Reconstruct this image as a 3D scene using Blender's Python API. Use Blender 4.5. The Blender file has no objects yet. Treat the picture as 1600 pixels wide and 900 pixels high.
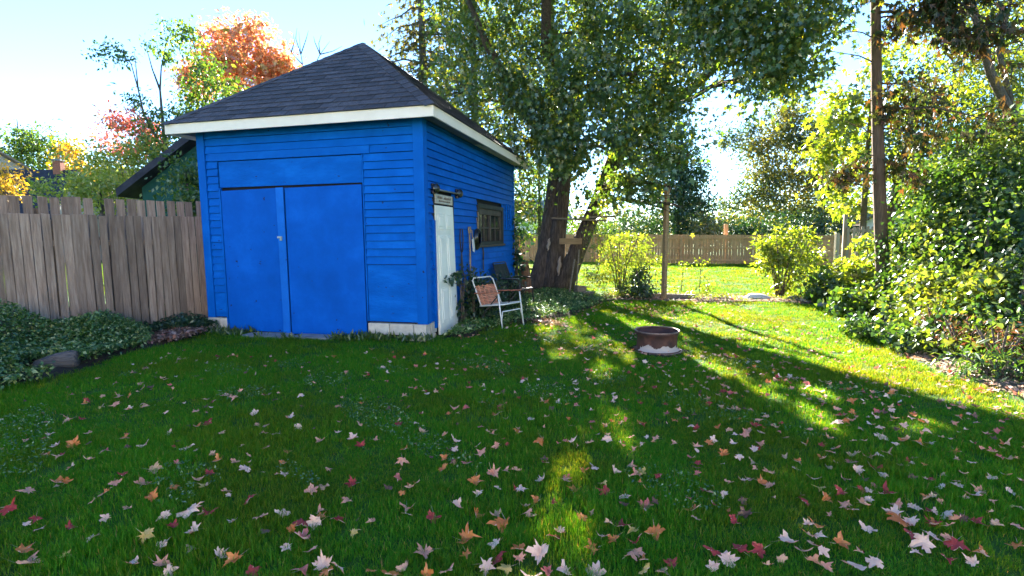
import bpy, math, random
import numpy as np
from mathutils import Vector, Matrix

random.seed(7)
rng = np.random.default_rng(7)
S = bpy.context.scene
COL = S.collection
R = math.radians

# ------------------------------------------------------------------ camera, sky, sun, exposure
PITCH, ROLL, CAM_H, FOCAL = 0.1011, -0.0102, 1.6, 818.0      # focal length in pixels of a 1600 px wide frame
cam = bpy.data.cameras.new('camera')
cam.sensor_width = 36.0
cam.lens = 36.0 * FOCAL / 1600.0
cam.clip_end = 2000
co = bpy.data.objects.new('camera', cam)
COL.objects.link(co)
fw = Vector((0, math.cos(PITCH), -math.sin(PITCH)))
up0 = Vector((0, math.sin(PITCH), math.cos(PITCH)))
rt0 = Vector((1, 0, 0))
cr, sr = math.cos(ROLL), math.sin(ROLL)
rt = cr * rt0 + sr * up0
up = -sr * rt0 + cr * up0
m = Matrix((rt, up, -fw)).transposed().to_4x4()
m.translation = (0, 0, CAM_H)
co.matrix_world = m
S.camera = co

SUN_EL, SUN_AZ = R(24.0), R(-3.4)            # azimuth from +Y towards +X
sun_dir = Vector((math.sin(SUN_AZ) * math.cos(SUN_EL), math.cos(SUN_AZ) * math.cos(SUN_EL), math.sin(SUN_EL)))
w = bpy.data.worlds.new('World')
S.world = w
w.use_nodes = True
nt = w.node_tree
bg = nt.nodes['Background']
sky = nt.nodes.new('ShaderNodeTexSky')
sky.sky_type = 'NISHITA'
sky.sun_disc = False
sky.sun_elevation = SUN_EL
sky.sun_rotation = SUN_AZ
sky.air_density = 0.85
sky.dust_density = 0.0
sky.ozone_density = 5.0
nt.links.new(sky.outputs[0], bg.inputs[0])
bg.inputs[1].default_value = 0.051
sl = bpy.data.lights.new('sun', 'SUN')
sl.energy = 5.0
sl.angle = R(0.55)
sl.color = (1.0, 0.93, 0.80)
so = bpy.data.objects.new('sun', sl)
COL.objects.link(so)
so.rotation_euler = (-sun_dir).to_track_quat('-Z', 'Y').to_euler()
so.location = (0, 30, 30)

S.view_settings.view_transform = 'Standard'
S.view_settings.look = 'None'
S.view_settings.gamma = 1
S.view_settings.use_curve_mapping = False
S.view_settings.exposure = 3.38
S.render.engine = 'CYCLES'
S.cycles.max_bounces = 8
S.cycles.transparent_max_bounces = 8
S.cycles.sample_clamp_indirect = 6
try:
    S.cycles.use_denoising = True
except Exception:
    pass


def ray(x, y):
    """direction through a pixel of the 1600 x 900 frame (used to survey positions)"""
    return fw + rt * ((x - 800) / FOCAL) - up * ((y - 450) / FOCAL)


def gnd(x, y, z=0.0):
    d = ray(x, y)
    return Vector((0, 0, CAM_H)) + d * ((z - CAM_H) / d.z)


def atY(x, y, Y):
    d = ray(x, y)
    return Vector((0, 0, CAM_H)) + d * (Y / d.y)


# ------------------------------------------------------------------ helpers
def tag(o, label=None, cat=None, group=None, kind=None):
    if label: o['label'] = label
    if cat: o['category'] = cat
    if group: o['group'] = group
    if kind: o['kind'] = kind
    return o


def empty(name, loc, rz=0.0, label=None, cat=None, group=None):
    o = bpy.data.objects.new(name, None)
    o.empty_display_size = 0.2
    COL.objects.link(o)
    o.location = loc
    o.rotation_euler = (0, 0, rz)
    return tag(o, label, cat, group)


class MB:
    def __init__(self):
        self.v, self.f, self.sm = [], [], False

    def hexa(self, p):
        """8 corner points: bottom 0-3 counter-clockwise from above, top 4-7"""
        n = len(self.v)
        self.v += [tuple(q) for q in p]
        for q in ((3, 2, 1, 0), (4, 5, 6, 7), (0, 1, 5, 4), (1, 2, 6, 5), (2, 3, 7, 6), (3, 0, 4, 7)):
            self.f.append(tuple(n + i for i in q))
        return self

    def box(self, x0, x1, y0, y1, z0, z1):
        return self.hexa([(x0, y0, z0), (x1, y0, z0), (x1, y1, z0), (x0, y1, z0),
                          (x0, y0, z1), (x1, y0, z1), (x1, y1, z1), (x0, y1, z1)])

    def bar(self, a, b, wx, wy, upv=(0, 0, 1)):
        a, b = Vector(a), Vector(b)
        d = (b - a).normalized()
        u = Vector(upv)
        if abs(d.dot(u)) > 0.98: u = Vector((0, 1, 0))
        s = d.cross(u).normalized() * wx / 2
        t = s.cross(d).normalized() * wy / 2
        return self.hexa([a - s - t, a + s - t, a + s + t, a - s + t, b - s - t, b + s - t, b + s + t, b - s + t])

    def tube(self, pts, rad, n=8, cap=True, wob=0.0):
        pts = [Vector(p) for p in pts]
        if not hasattr(rad, '__len__'): rad = [rad] * len(pts)
        base = len(self.v)
        prev = None
        for i, p in enumerate(pts):
            d = (pts[min(i + 1, len(pts) - 1)] - pts[max(i - 1, 0)]).normalized()
            if prev is None:
                a = Vector((1, 0, 0)) if abs(d.x) < 0.8 else Vector((0, 1, 0))
                s = d.cross(a).normalized()
            else:
                s = (prev - d * prev.dot(d)).normalized()
            prev = s
            t = d.cross(s)
            for k in range(n):
                th = 2 * math.pi * k / n
                r = rad[i] * (1 + (random.uniform(-wob, wob) if wob else 0))
                self.v.append(tuple(p + (s * math.cos(th) + t * math.sin(th)) * r))
        for i in range(len(pts) - 1):
            for k in range(n):
                a = base + i * n + k
                b = base + i * n + (k + 1) % n
                self.f.append((a, b, b + n, a + n))
        if cap:
            self.f.append(tuple(base + k for k in range(n))[::-1])
            e = base + (len(pts) - 1) * n
            self.f.append(tuple(e + k for k in range(n)))
        return self

    def lathe(self, prof, n=32, c=(0, 0, 0), closed=False):
        base = len(self.v)
        for r_, z in prof:
            for k in range(n):
                th = 2 * math.pi * k / n
                self.v.append((c[0] + r_ * math.cos(th), c[1] + r_ * math.sin(th), c[2] + z))
        P = len(prof)
        for i in range(P if closed else P - 1):
            j = (i + 1) % P
            for k in range(n):
                self.f.append((base + i * n + k, base + i * n + (k + 1) % n, base + j * n + (k + 1) % n, base + j * n + k))
        return self

    def prism(self, poly, off):
        """extrude polygon (list of 3d points) by vector off"""
        n = len(self.v); k = len(poly); off = Vector(off)
        self.v += [tuple(p) for p in poly] + [tuple(Vector(p) + off) for p in poly]
        self.f.append(tuple(n + i for i in range(k))[::-1])
        self.f.append(tuple(n + k + i for i in range(k)))
        for i in range(k):
            j = (i + 1) % k
            self.f.append((n + i, n + j, n + k + j, n + k + i))
        return self

    def mesh(self, name, mat=None, smooth=False):
        me = bpy.data.meshes.new(name)
        me.from_pydata(self.v, [], self.f)
        if mat: me.materials.append(mat)
        if smooth: me.polygons.foreach_set('use_smooth', [True] * len(me.polygons))
        me.validate()
        import bmesh
        bm = bmesh.new(); bm.from_mesh(me)
        bmesh.ops.recalc_face_normals(bm, faces=bm.faces)
        bm.to_mesh(me); bm.free()
        return me

    def build(self, name, mat, parent=None, smooth=False, bevel=0.0):
        o = bpy.data.objects.new(name, self.mesh(name, mat, smooth))
        COL.objects.link(o)
        if parent: o.parent = parent
        if bevel:
            b = o.modifiers.new('bevel', 'BEVEL'); b.width = bevel; b.segments = 2; b.limit_method = 'ANGLE'
        return o


def add(name, me, parent=None, loc=(0, 0, 0), rot=(0, 0, 0), sc=(1, 1, 1)):
    o = bpy.data.objects.new(name, me)
    COL.objects.link(o)
    o.parent = parent
    o.location, o.rotation_euler, o.scale = loc, rot, sc
    return o


def np_mesh(name, V, F, mat):
    """V (n,3), F (m,k) numpy -> mesh"""
    me = bpy.data.meshes.new(name)
    k = F.shape[1]
    me.vertices.add(len(V)); me.vertices.foreach_set('co', V.astype(np.float32).ravel())
    me.loops.add(F.size); me.loops.foreach_set('vertex_index', F.astype(np.int32).ravel())
    me.polygons.add(len(F))
    me.polygons.foreach_set('loop_start', np.arange(0, F.size, k, dtype=np.int32))
    try:
        me.polygons.foreach_set('loop_total', np.full(len(F), k, dtype=np.int32))
    except Exception:
        pass
    me.update(calc_edges=True)
    if mat: me.materials.append(mat)
    return me


# ------------------------------------------------------------------ materials
def new_mat(name):
    mt = bpy.data.materials.new(name)
    mt.use_nodes = True
    return mt, mt.node_tree, mt.node_tree.nodes, mt.node_tree.links, mt.node_tree.nodes['Principled BSDF']


def ramp(N, cols):
    r_ = N.new('ShaderNodeValToRGB')
    e = r_.color_ramp.elements
    while len(e) < len(cols): e.new(0.5)
    for i, (p, c) in enumerate(cols):
        e[i].position = p
        e[i].color = (*c, 1)
    return r_


def surf(name, cols, scale=6.0, rough=0.8, bump=0.3, bump_scale=None, stretch=(1, 1, 1), metal=0.0, spec=0.3, detail=6, island=0.0, bdist=0.01):
    """noise-coloured surface with fine relief; island: brightness change from piece to piece"""
    mt, t, N, L, b = new_mat(name)
    tc = N.new('ShaderNodeTexCoord')
    mp = N.new('ShaderNodeMapping'); mp.inputs['Scale'].default_value = stretch
    L.new(tc.outputs['Object'], mp.inputs[0])
    oi = N.new('ShaderNodeObjectInfo')
    ad = N.new('ShaderNodeVectorMath'); ad.operation = 'ADD'
    ml = N.new('ShaderNodeMath'); ml.operation = 'MULTIPLY'; ml.inputs[1].default_value = 37.0
    L.new(oi.outputs['Random'], ml.inputs[0])
    L.new(mp.outputs[0], ad.inputs[0]); L.new(ml.outputs[0], ad.inputs[1])
    n = N.new('ShaderNodeTexNoise'); n.inputs['Scale'].default_value = scale; n.inputs['Detail'].default_value = detail
    n.inputs['Roughness'].default_value = 0.62
    L.new(ad.outputs[0], n.inputs['Vector'])
    r_ = ramp(N, cols)
    L.new(n.outputs['Fac'], r_.inputs[0])
    col = r_.outputs[0]
    if island:
        hs = N.new('ShaderNodeHueSaturation')
        mr = N.new('ShaderNodeMapRange'); mr.inputs['To Min'].default_value = 1 - island; mr.inputs['To Max'].default_value = 1 + island
        L.new(oi.outputs['Random'], mr.inputs[0]); L.new(mr.outputs[0], hs.inputs['Value']); L.new(col, hs.inputs['Color'])
        col = hs.outputs[0]
    L.new(col, b.inputs['Base Color'])
    b.inputs['Roughness'].default_value = rough
    b.inputs['Metallic'].default_value = metal
    b.inputs['Specular IOR Level'].default_value = spec
    if bump:
        n2 = N.new('ShaderNodeTexNoise'); n2.inputs['Scale'].default_value = bump_scale or scale * 5; n2.inputs['Detail'].default_value = 8
        L.new(ad.outputs[0], n2.inputs['Vector'])
        bp = N.new('ShaderNodeBump'); bp.inputs['Strength'].default_value = bump; bp.inputs['Distance'].default_value = bdist
        L.new(n2.outputs['Fac'], bp.inputs['Height']); L.new(bp.outputs[0], b.inputs['Normal'])
    return mt


def leaf_mat(name, cols, trans=0.45, tint=(1.5, 1.45, 0.6), patch=None, pscale=0.6, gloss=0.06, pmin=0.45):
    """leaf: colour differs leaf by leaf, light comes through; patch = second set of colours mixed in by large noise"""
    mt, t, N, L, b = new_mat(name)
    N.remove(b)
    out = N['Material Output']
    g = N.new('ShaderNodeNewGeometry')
    r_ = ramp(N, cols); L.new(g.outputs['Random Per Island'], r_.inputs[0])
    col = r_.outputs[0]
    if patch:
        r2 = ramp(N, patch); L.new(g.outputs['Random Per Island'], r2.inputs[0])
        n = N.new('ShaderNodeTexNoise'); n.inputs['Scale'].default_value = pscale; n.inputs['Detail'].default_value = 3
        L.new(g.outputs['Position'], n.inputs['Vector'])
        mr = N.new('ShaderNodeMapRange'); mr.inputs['From Min'].default_value = pmin; mr.inputs['From Max'].default_value = pmin + .15
        L.new(n.outputs['Fac'], mr.inputs[0])
        mx = N.new('ShaderNodeMix'); mx.data_type = 'RGBA'
        L.new(mr.outputs[0], mx.inputs[0]); L.new(col, mx.inputs[6]); L.new(r2.outputs[0], mx.inputs[7])
        col = mx.outputs[2]
    d = N.new('ShaderNodeBsdfDiffuse'); L.new(col, d.inputs[0])
    ti = N.new('ShaderNodeMix'); ti.data_type = 'RGBA'; ti.blend_type = 'MULTIPLY'; ti.inputs[0].default_value = 1
    L.new(col, ti.inputs[6]); ti.inputs[7].default_value = (*tint, 1)
    tr = N.new('ShaderNodeBsdfTranslucent'); L.new(ti.outputs[2], tr.inputs[0])
    m1 = N.new('ShaderNodeMixShader'); m1.inputs[0].default_value = trans
    L.new(d.outputs[0], m1.inputs[1]); L.new(tr.outputs[0], m1.inputs[2])
    gl = N.new('ShaderNodeBsdfGlossy'); gl.inputs['Roughness'].default_value = 0.38
    gl.inputs[0].default_value = (0.9, 0.95, 1, 1)
    m2 = N.new('ShaderNodeMixShader'); m2.inputs[0].default_value = gloss
    L.new(m1.outputs[0], m2.inputs[1]); L.new(gl.outputs[0], m2.inputs[2])
    L.new(m2.outputs[0], out.inputs[0])
    return mt


M = {}
# painted blue boards: faded and scuffed a little
def blue_paint(name, c1, c2, bump=0.25, bscale=60, stretch=(1, 1, 1)):
    mt, t, N, L, b = new_mat(name)
    tc = N.new('ShaderNodeTexCoord')
    oi = N.new('ShaderNodeObjectInfo')
    ml = N.new('ShaderNodeMath'); ml.operation = 'MULTIPLY'; ml.inputs[1].default_value = 51.0
    L.new(oi.outputs['Random'], ml.inputs[0])
    ad = N.new('ShaderNodeVectorMath'); ad.operation = 'ADD'
    mp = N.new('ShaderNodeMapping'); mp.inputs['Scale'].default_value = stretch
    L.new(tc.outputs['Object'], mp.inputs[0]); L.new(mp.outputs[0], ad.inputs[0]); L.new(ml.outputs[0], ad.inputs[1])
    n = N.new('ShaderNodeTexNoise'); n.inputs['Scale'].default_value = 1.7; n.inputs['Detail'].default_value = 7; n.inputs['Roughness'].default_value = 0.65
    L.new(ad.outputs[0], n.inputs['Vector'])
    r_ = ramp(N, [(0.28, tuple(c * .8 for c in c1)), (0.5, c1), (0.72, tuple(c * 1.12 for c in c2))]); L.new(n.outputs['Fac'], r_.inputs[0])
    # small chips where the bare board shows
    n3 = N.new('ShaderNodeTexNoise'); n3.inputs['Scale'].default_value = 9; n3.inputs['Detail'].default_value = 5
    L.new(ad.outputs[0], n3.inputs['Vector'])
    mr = N.new('ShaderNodeMapRange'); mr.inputs['From Min'].default_value = 0.70; mr.inputs['From Max'].default_value = 0.72
    L.new(n3.outputs['Fac'], mr.inputs[0])
    mx = N.new('ShaderNodeMix'); mx.data_type = 'RGBA'; L.new(mr.outputs[0], mx.inputs[0])
    L.new(r_.outputs[0], mx.inputs[6]); mx.inputs[7].default_value = (0.02, 0.03, 0.10, 1)
    L.new(mx.outputs[2], b.inputs['Base Color'])
    b.inputs['Roughness'].default_value = 0.6
    b.inputs['Specular IOR Level'].default_value = 0.07
    n2 = N.new('ShaderNodeTexNoise'); n2.inputs['Scale'].default_value = bscale; n2.inputs['Detail'].default_value = 6
    L.new(ad.outputs[0], n2.inputs['Vector'])
    bp = N.new('ShaderNodeBump'); bp.inputs['Strength'].default_value = bump; bp.inputs['Distance'].default_value = 0.008
    L.new(n2.outputs['Fac'], bp.inputs['Height']); L.new(bp.outputs[0], b.inputs['Normal'])
    return mt

BL1, BL2 = (0.001, 0.105, 0.46), (0.003, 0.128, 0.52)
M['blue'] = blue_paint('blue_paint', BL1, BL2)
M['blue_door'] = blue_paint('blue_door_paint', (0.002, 0.095, 0.46), (0.004, 0.112, 0.51), bump=0.12)
M['blue_light'] = blue_paint('lighter_blue_paint', (0.008, 0.135, 0.55), (0.014, 0.16, 0.62))
M['blue_ply'] = blue_paint('blue_plywood_paint', BL1, BL2, bump=0.7, bscale=22, stretch=(1, 1, 3))
M['dark_gap'] = surf('dark_gap', [(0.3, (0.006, 0.007, 0.012)), (0.7, (0.012, 0.013, 0.02))], bump=0)
M['fascia'] = surf('white_fascia_paint', [(0.3, (0.80, 0.69, 0.57)), (0.7, (0.89, 0.78, 0.66))], scale=3, rough=0.6, bump=0.15)
M['soffit'] = surf('soffit_board', [(0.3, (0.10, 0.11, 0.12)), (0.7, (0.17, 0.17, 0.17))], scale=3, stretch=(1, 6, 1))
M['raw_soffit'] = surf('bare_soffit_board', [(0.3, (0.32, 0.27, 0.20)), (0.7, (0.55, 0.48, 0.38))], scale=3, stretch=(8, 1, 1))
M['shingle'] = surf('asphalt_shingle', [(0.25, (0.035, 0.032, 0.038)), (0.55, (0.062, 0.056, 0.064)), (0.8, (0.10, 0.09, 0.098))], scale=14, rough=0.72, bump=0.8, bump_scale=150, island=0.35, spec=0.35)
M['block'] = surf('concrete_block', [(0.3, (0.42, 0.37, 0.31)), (0.7, (0.62, 0.56, 0.48))], scale=8, rough=0.9, bump=0.6, bump_scale=70, island=0.12)
M['slab'] = surf('stone_slab', [(0.3, (0.16, 0.165, 0.165)), (0.7, (0.30, 0.30, 0.29))], scale=7, rough=0.9, bump=0.6)
M['white_door'] = surf('white_door_paint', [(0.25, (0.74, 0.72, 0.62)), (0.6, (0.86, 0.84, 0.74))], scale=2.5, rough=0.5, bump=0.08)
M['dark_frame'] = surf('dark_window_frame', [(0.3, (0.012, 0.016, 0.014)), (0.7, (0.03, 0.034, 0.03))], scale=5, rough=0.6)
M['brown_frame'] = surf('brown_window_bar', [(0.3, (0.045, 0.035, 0.028)), (0.7, (0.085, 0.068, 0.052))], scale=5, rough=0.6)
def glass(name, col=(0.012, 0.014, 0.014)):
    mt, t, N, L, b = new_mat(name)
    tc = N.new('ShaderNodeTexCoord')
    n = N.new('ShaderNodeTexNoise'); n.inputs['Scale'].default_value = 3; L.new(tc.outputs['Object'], n.inputs['Vector'])
    r_ = ramp(N, [(0.3, col), (0.8, tuple(c * 2.6 for c in col))]); L.new(n.outputs['Fac'], r_.inputs[0]); L.new(r_.outputs[0], b.inputs['Base Color'])
    b.inputs['Roughness'].default_value = 0.12
    return mt
M['glass'] = glass('dusty_dark_glass')
M['black'] = surf('black_enamel', [(0.3, (0.006, 0.006, 0.007)), (0.7, (0.014, 0.014, 0.016))], rough=0.18, bump=0, spec=0.6)
M['steel'] = surf('bare_steel', [(0.3, (0.25, 0.25, 0.26)), (0.7, (0.45, 0.45, 0.46))], rough=0.4, metal=0.8, bump=0.1)
M['alu'] = surf('white_tube_metal', [(0.3, (0.58, 0.56, 0.52)), (0.7, (0.78, 0.77, 0.74))], rough=0.35, bump=0.05, scale=9)
M['webbing'] = surf('orange_webbing', [(0.3, (0.42, 0.14, 0.075)), (0.7, (0.60, 0.26, 0.15))], scale=8, rough=0.6, bump=0.2, island=0.2)
M['arm_wood'] = surf('red_wood_arm', [(0.3, (0.34, 0.11, 0.06)), (0.7, (0.50, 0.20, 0.12))], scale=9, rough=0.5, bump=0.2)
M['mesh_black'] = surf('black_mesh_cloth', [(0.3, (0.012, 0.017, 0.016)), (0.7, (0.03, 0.038, 0.036))], scale=12, rough=0.8, bump=0.5, bump_scale=200)
M['dark_metal'] = surf('dark_metal', [(0.3, (0.02, 0.018, 0.016)), (0.7, (0.05, 0.045, 0.04))], rough=0.45, scale=9, bump=0.1)
M['handle_wood'] = surf('tool_handle_wood', [(0.3, (0.22, 0.15, 0.08)), (0.7, (0.38, 0.28, 0.17))], scale=7, stretch=(3, 3, 0.5), rough=0.6)
M['blade_white'] = surf('pale_blade', [(0.3, (0.55, 0.53, 0.52)), (0.7, (0.75, 0.73, 0.72))], rough=0.4, bump=0.1)
M['fence_grey'] = surf('weathered_fence_wood', [(0.2, (0.12, 0.078, 0.054)), (0.5, (0.27, 0.19, 0.138)), (0.8, (0.43, 0.33, 0.25))], scale=3.2, stretch=(9, 9, 0.7), rough=0.9, bump=0.9, bump_scale=10, island=0.32)
M['fence_pale'] = surf('pale_fence_wood', [(0.2, (0.20, 0.155, 0.11)), (0.5, (0.30, 0.24, 0.175)), (0.8, (0.40, 0.33, 0.25))], scale=3, stretch=(8, 8, 0.7), rough=0.85, bump=0.4, bump_scale=12, island=0.14)
M['fence_brown'] = surf('brown_fence_wood', [(0.2, (0.36, 0.19, 0.09)), (0.5, (0.50, 0.285, 0.14)), (0.8, (0.60, 0.37, 0.20))], scale=3, stretch=(8, 8, 0.7), rough=0.85, bump=0.4, bump_scale=12, island=0.14)
M['old_wood'] = surf('old_grey_board', [(0.2, (0.10, 0.08, 0.06)), (0.8, (0.26, 0.215, 0.17))], scale=4, stretch=(1, 9, 9), rough=0.9, bump=0.5)
M['tan_wood'] = surf('tan_board', [(0.2, (0.18, 0.11, 0.055)), (0.8, (0.33, 0.22, 0.12))], scale=4, stretch=(1, 9, 9), rough=0.85, bump=0.4)
M['bark'] = surf('maple_bark', [(0.25, (0.03, 0.021, 0.015)), (0.5, (0.085, 0.062, 0.045)), (0.8, (0.18, 0.14, 0.105))], scale=5, stretch=(5, 5, 0.9), rough=0.95, bump=1.0, bump_scale=9, bdist=0.05)
M['bark_grey'] = surf('grey_bark', [(0.25, (0.05, 0.04, 0.032)), (0.8, (0.16, 0.13, 0.105))], scale=7, stretch=(5, 5, 0.8), rough=0.95, bump=0.9, bump_scale=12, bdist=0.03)
M['bark_red'] = surf('cedar_bark', [(0.25, (0.07, 0.042, 0.03)), (0.8, (0.20, 0.135, 0.095))], scale=6, stretch=(7, 7, 0.5), rough=0.95, bump=0.9, bump_scale=9, bdist=0.03)
M['scar'] = surf('bare_trunk_wood', [(0.3, (0.22, 0.165, 0.12)), (0.7, (0.40, 0.32, 0.25))], scale=5, stretch=(6, 6, 0.8), rough=0.9)
M['rot_log'] = surf('rotten_red_wood', [(0.2, (0.05, 0.025, 0.015)), (0.5, (0.17, 0.085, 0.045)), (0.8, (0.34, 0.22, 0.14))], scale=5, stretch=(5, 5, 0.8), rough=0.95, bump=1.0, bump_scale=9, bdist=0.03)
M['log_grey'] = surf('grey_log', [(0.25, (0.06, 0.05, 0.045)), (0.8, (0.20, 0.175, 0.16))], scale=10, stretch=(0.6, 5, 5), rough=0.95, bump=0.9, bump_scale=14, bdist=0.03)
M['stone'] = surf('field_stone', [(0.25, (0.18, 0.165, 0.15)), (0.8, (0.45, 0.42, 0.39))], scale=6, rough=0.95, bump=0.7, island=0.3)
M['white_stone'] = surf('pale_stone', [(0.25, (0.48, 0.46, 0.44)), (0.8, (0.72, 0.70, 0.68))], scale=6, rough=0.9, bump=0.6)
M['red_brick'] = surf('red_brick', [(0.25, (0.20, 0.065, 0.04)), (0.8, (0.36, 0.14, 0.09))], scale=9, rough=0.95, bump=0.6, island=0.2)
M['soil'] = surf('dark_soil', [(0.25, (0.022, 0.016, 0.011)), (0.6, (0.05, 0.037, 0.025)), (0.85, (0.10, 0.075, 0.05))], scale=5, rough=1.0, bump=1.0, bump_scale=40, bdist=0.04)
M['litter'] = surf('pale_leaf_litter', [(0.25, (0.07, 0.055, 0.035)), (0.55, (0.19, 0.145, 0.10)), (0.8, (0.36, 0.28, 0.21))], scale=14, rough=1.0, bump=1.0, bump_scale=40, bdist=0.03)
M['turf'] = surf('turf_soil', [(0.25, (0.016, 0.055, 0.005)), (0.55, (0.032, 0.105, 0.008)), (0.8, (0.07, 0.14, 0.016))], scale=2.5, rough=1.0, bump=0.9, bump_scale=60, bdist=0.03)
M['green_wall'] = surf('dark_green_boards', [(0.3, (0.006, 0.055, 0.042)), (0.7, (0.012, 0.085, 0.066))], scale=3, rough=0.7)
M['house_white'] = surf('white_siding', [(0.3, (0.66, 0.65, 0.63)), (0.7, (0.80, 0.79, 0.77))], scale=2, rough=0.7)
M['house_tan'] = surf('tan_siding', [(0.3, (0.34, 0.30, 0.26)), (0.7, (0.46, 0.41, 0.36))], scale=2, rough=0.8)
M['roof_dark'] = surf('dark_roof', [(0.3, (0.018, 0.018, 0.026)), (0.7, (0.045, 0.045, 0.06))], scale=4, rough=0.85)
M['roof_grey'] = surf('grey_roof', [(0.3, (0.15, 0.145, 0.145)), (0.7, (0.27, 0.26, 0.26))], scale=4, rough=0.85)
M['roof_brown'] = surf('brown_roof', [(0.3, (0.15, 0.11, 0.09)), (0.7, (0.26, 0.20, 0.17))], scale=4, rough=0.85)

# leaf colours (base colours 0.02 - 0.3)
G = lambda a, b, c, d: [(0.0, a), (0.4, b), (0.75, c), (1.0, d)]
M['leaf_maple'] = leaf_mat('maple_green_leaf', G((0.040, 0.082, 0.022), (0.058, 0.115, 0.026), (0.085, 0.145, 0.026), (0.26, 0.25, 0.03)), 0.48, (2.0, 1.75, 0.45), gloss=0.07)
M['leaf_small'] = leaf_mat('green_leaf', G((0.03, 0.07, 0.014), (0.05, 0.105, 0.018), (0.085, 0.14, 0.02), (0.18, 0.20, 0.03)), 0.45, (1.7, 1.7, 0.5))
M['leaf_dark'] = leaf_mat('dark_green_leaf', G((0.012, 0.04, 0.016), (0.02, 0.055, 0.02), (0.03, 0.075, 0.022), (0.055, 0.10, 0.025)), 0.25, (1.4, 1.5, 0.5))
M['leaf_hedge'] = leaf_mat('hedge_leaf', G((0.022, 0.055, 0.014), (0.036, 0.08, 0.018), (0.065, 0.12, 0.024), (0.18, 0.22, 0.05)), 0.38, (1.7, 1.7, 0.45), patch=G((0.09, 0.13, 0.02), (0.15, 0.18, 0.025), (0.2, 0.21, 0.03), (0.24, 0.20, 0.05)), pscale=0.9, gloss=0.05, pmin=0.54)
M['leaf_yellow'] = leaf_mat('yellow_green_leaf', G((0.085, 0.145, 0.014), (0.13, 0.19, 0.018), (0.18, 0.225, 0.025), (0.28, 0.26, 0.04)), 0.55, (1.6, 1.5, 0.5))
M['leaf_lime'] = leaf_mat('lime_leaf', G((0.16, 0.22, 0.03), (0.22, 0.28, 0.04), (0.30, 0.32, 0.06), (0.42, 0.36, 0.07)), 0.5, (1.5, 1.4, 0.6))
M['leaf_olive'] = leaf_mat('olive_leaf', G((0.06, 0.075, 0.02), (0.10, 0.115, 0.025), (0.17, 0.16, 0.03), (0.26, 0.20, 0.045)), 0.45, (1.5, 1.4, 0.5), patch=G((0.02, 0.045, 0.014), (0.03, 0.06, 0.018), (0.045, 0.08, 0.02), (0.08, 0.11, 0.025)), pscale=0.25)
M['leaf_gold'] = leaf_mat('gold_leaf', G((0.38, 0.22, 0.015), (0.5, 0.31, 0.02), (0.45, 0.30, 0.04), (0.55, 0.35, 0.06)), 0.5, (1.3, 1.2, 0.5))
M['leaf_orange'] = leaf_mat('orange_leaf', G((0.50, 0.17, 0.07), (0.62, 0.26, 0.12), (0.68, 0.36, 0.18), (0.46, 0.36, 0.08)), 0.4, (1.15, 1.05, 0.85))
M['leaf_red'] = leaf_mat('red_leaf', G((0.38, 0.08, 0.08), (0.48, 0.15, 0.12), (0.52, 0.25, 0.17), (0.34, 0.27, 0.08)), 0.4, (1.3, 1.0, 0.8))
M['needle'] = leaf_mat('conifer_spray', G((0.035, 0.045, 0.018), (0.055, 0.065, 0.024), (0.09, 0.09, 0.032), (0.16, 0.13, 0.05)), 0.45, (1.6, 1.4, 0.5), gloss=0.04)
M['needle_brown'] = leaf_mat('browning_cedar_spray', G((0.025, 0.045, 0.012), (0.05, 0.065, 0.016), (0.09, 0.06, 0.022), (0.15, 0.065, 0.028)), 0.3, (1.4, 1.2, 0.5), gloss=0.03)
M['cover'] = leaf_mat('ground_cover_leaf', G((0.04, 0.11, 0.022), (0.065, 0.155, 0.03), (0.12, 0.21, 0.045), (0.42, 0.45, 0.2)), 0.3, (1.5, 1.5, 0.5), gloss=0.06)
M['weed_red'] = leaf_mat('red_weed', G((0.10, 0.035, 0.02), (0.16, 0.055, 0.025), (0.20, 0.10, 0.04), (0.14, 0.14, 0.035)), 0.3, (1.3, 1.1, 0.7))
M['grass'] = leaf_mat('grass_blade', [(0.0, (0.028, 0.19, 0.008)), (0.4, (0.042, 0.245, 0.012)), (0.75, (0.068, 0.285, 0.014)), (0.94, (0.14, 0.30, 0.02)), (0.97, (0.30, 0.26, 0.08)), (1.0, (0.36, 0.30, 0.12))], 0.5, (3.1, 1.3, 0.55), gloss=0.008,
                      patch=G((0.036, 0.15, 0.006), (0.06, 0.20, 0.009), (0.09, 0.24, 0.012), (0.20, 0.27, 0.03)), pscale=0.8)
M['dead_leaf_bits'] = leaf_mat('dry_leaf_bits', G((0.10, 0.05, 0.03), (0.22, 0.13, 0.08), (0.40, 0.28, 0.22), (0.30, 0.09, 0.06)), 0.3, (1.2, 1.0, 0.8))


# ------------------------------------------------------------------ ground
def gz(x, y):
    x = np.asarray(x, float); y = np.asarray(y, float)
    near = np.clip(1 - (np.hypot(x, y - 6) - 16) / 10, 0, 1)
    return near * (0.014 * np.sin(0.9 * x + 0.4) * np.cos(0.8 * y) + 0.010 * np.sin(2.3 * x + 1.7 * y))


def axis(lo, hi, step, far):
    a = list(np.arange(lo, hi + 1e-6, step))
    d, p, q = step, a[0], a[-1]
    while q < far:
        d *= 1.35; q += d; p -= d
        a = [p] + a + [q]
    return np.array(a)


ax, ay = axis(-14, 16, 0.4, 700), axis(-6, 30, 0.4, 700)
X, Y = np.meshgrid(ax, ay)
V = np.stack([X, Y, gz(X, Y)], -1).reshape(-1, 3)
nx, ny = len(ax), len(ay)
I = (np.arange(ny - 1)[:, None] * nx + np.arange(nx - 1)[None]).ravel()
F = np.stack([I, I + 1, I + nx + 1, I + nx], -1)
ground = add('ground', np_mesh('ground', V, F, M['turf']))
ground.data.polygons.foreach_set('use_smooth', [True] * len(F))
tag(ground, kind='structure')


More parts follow.
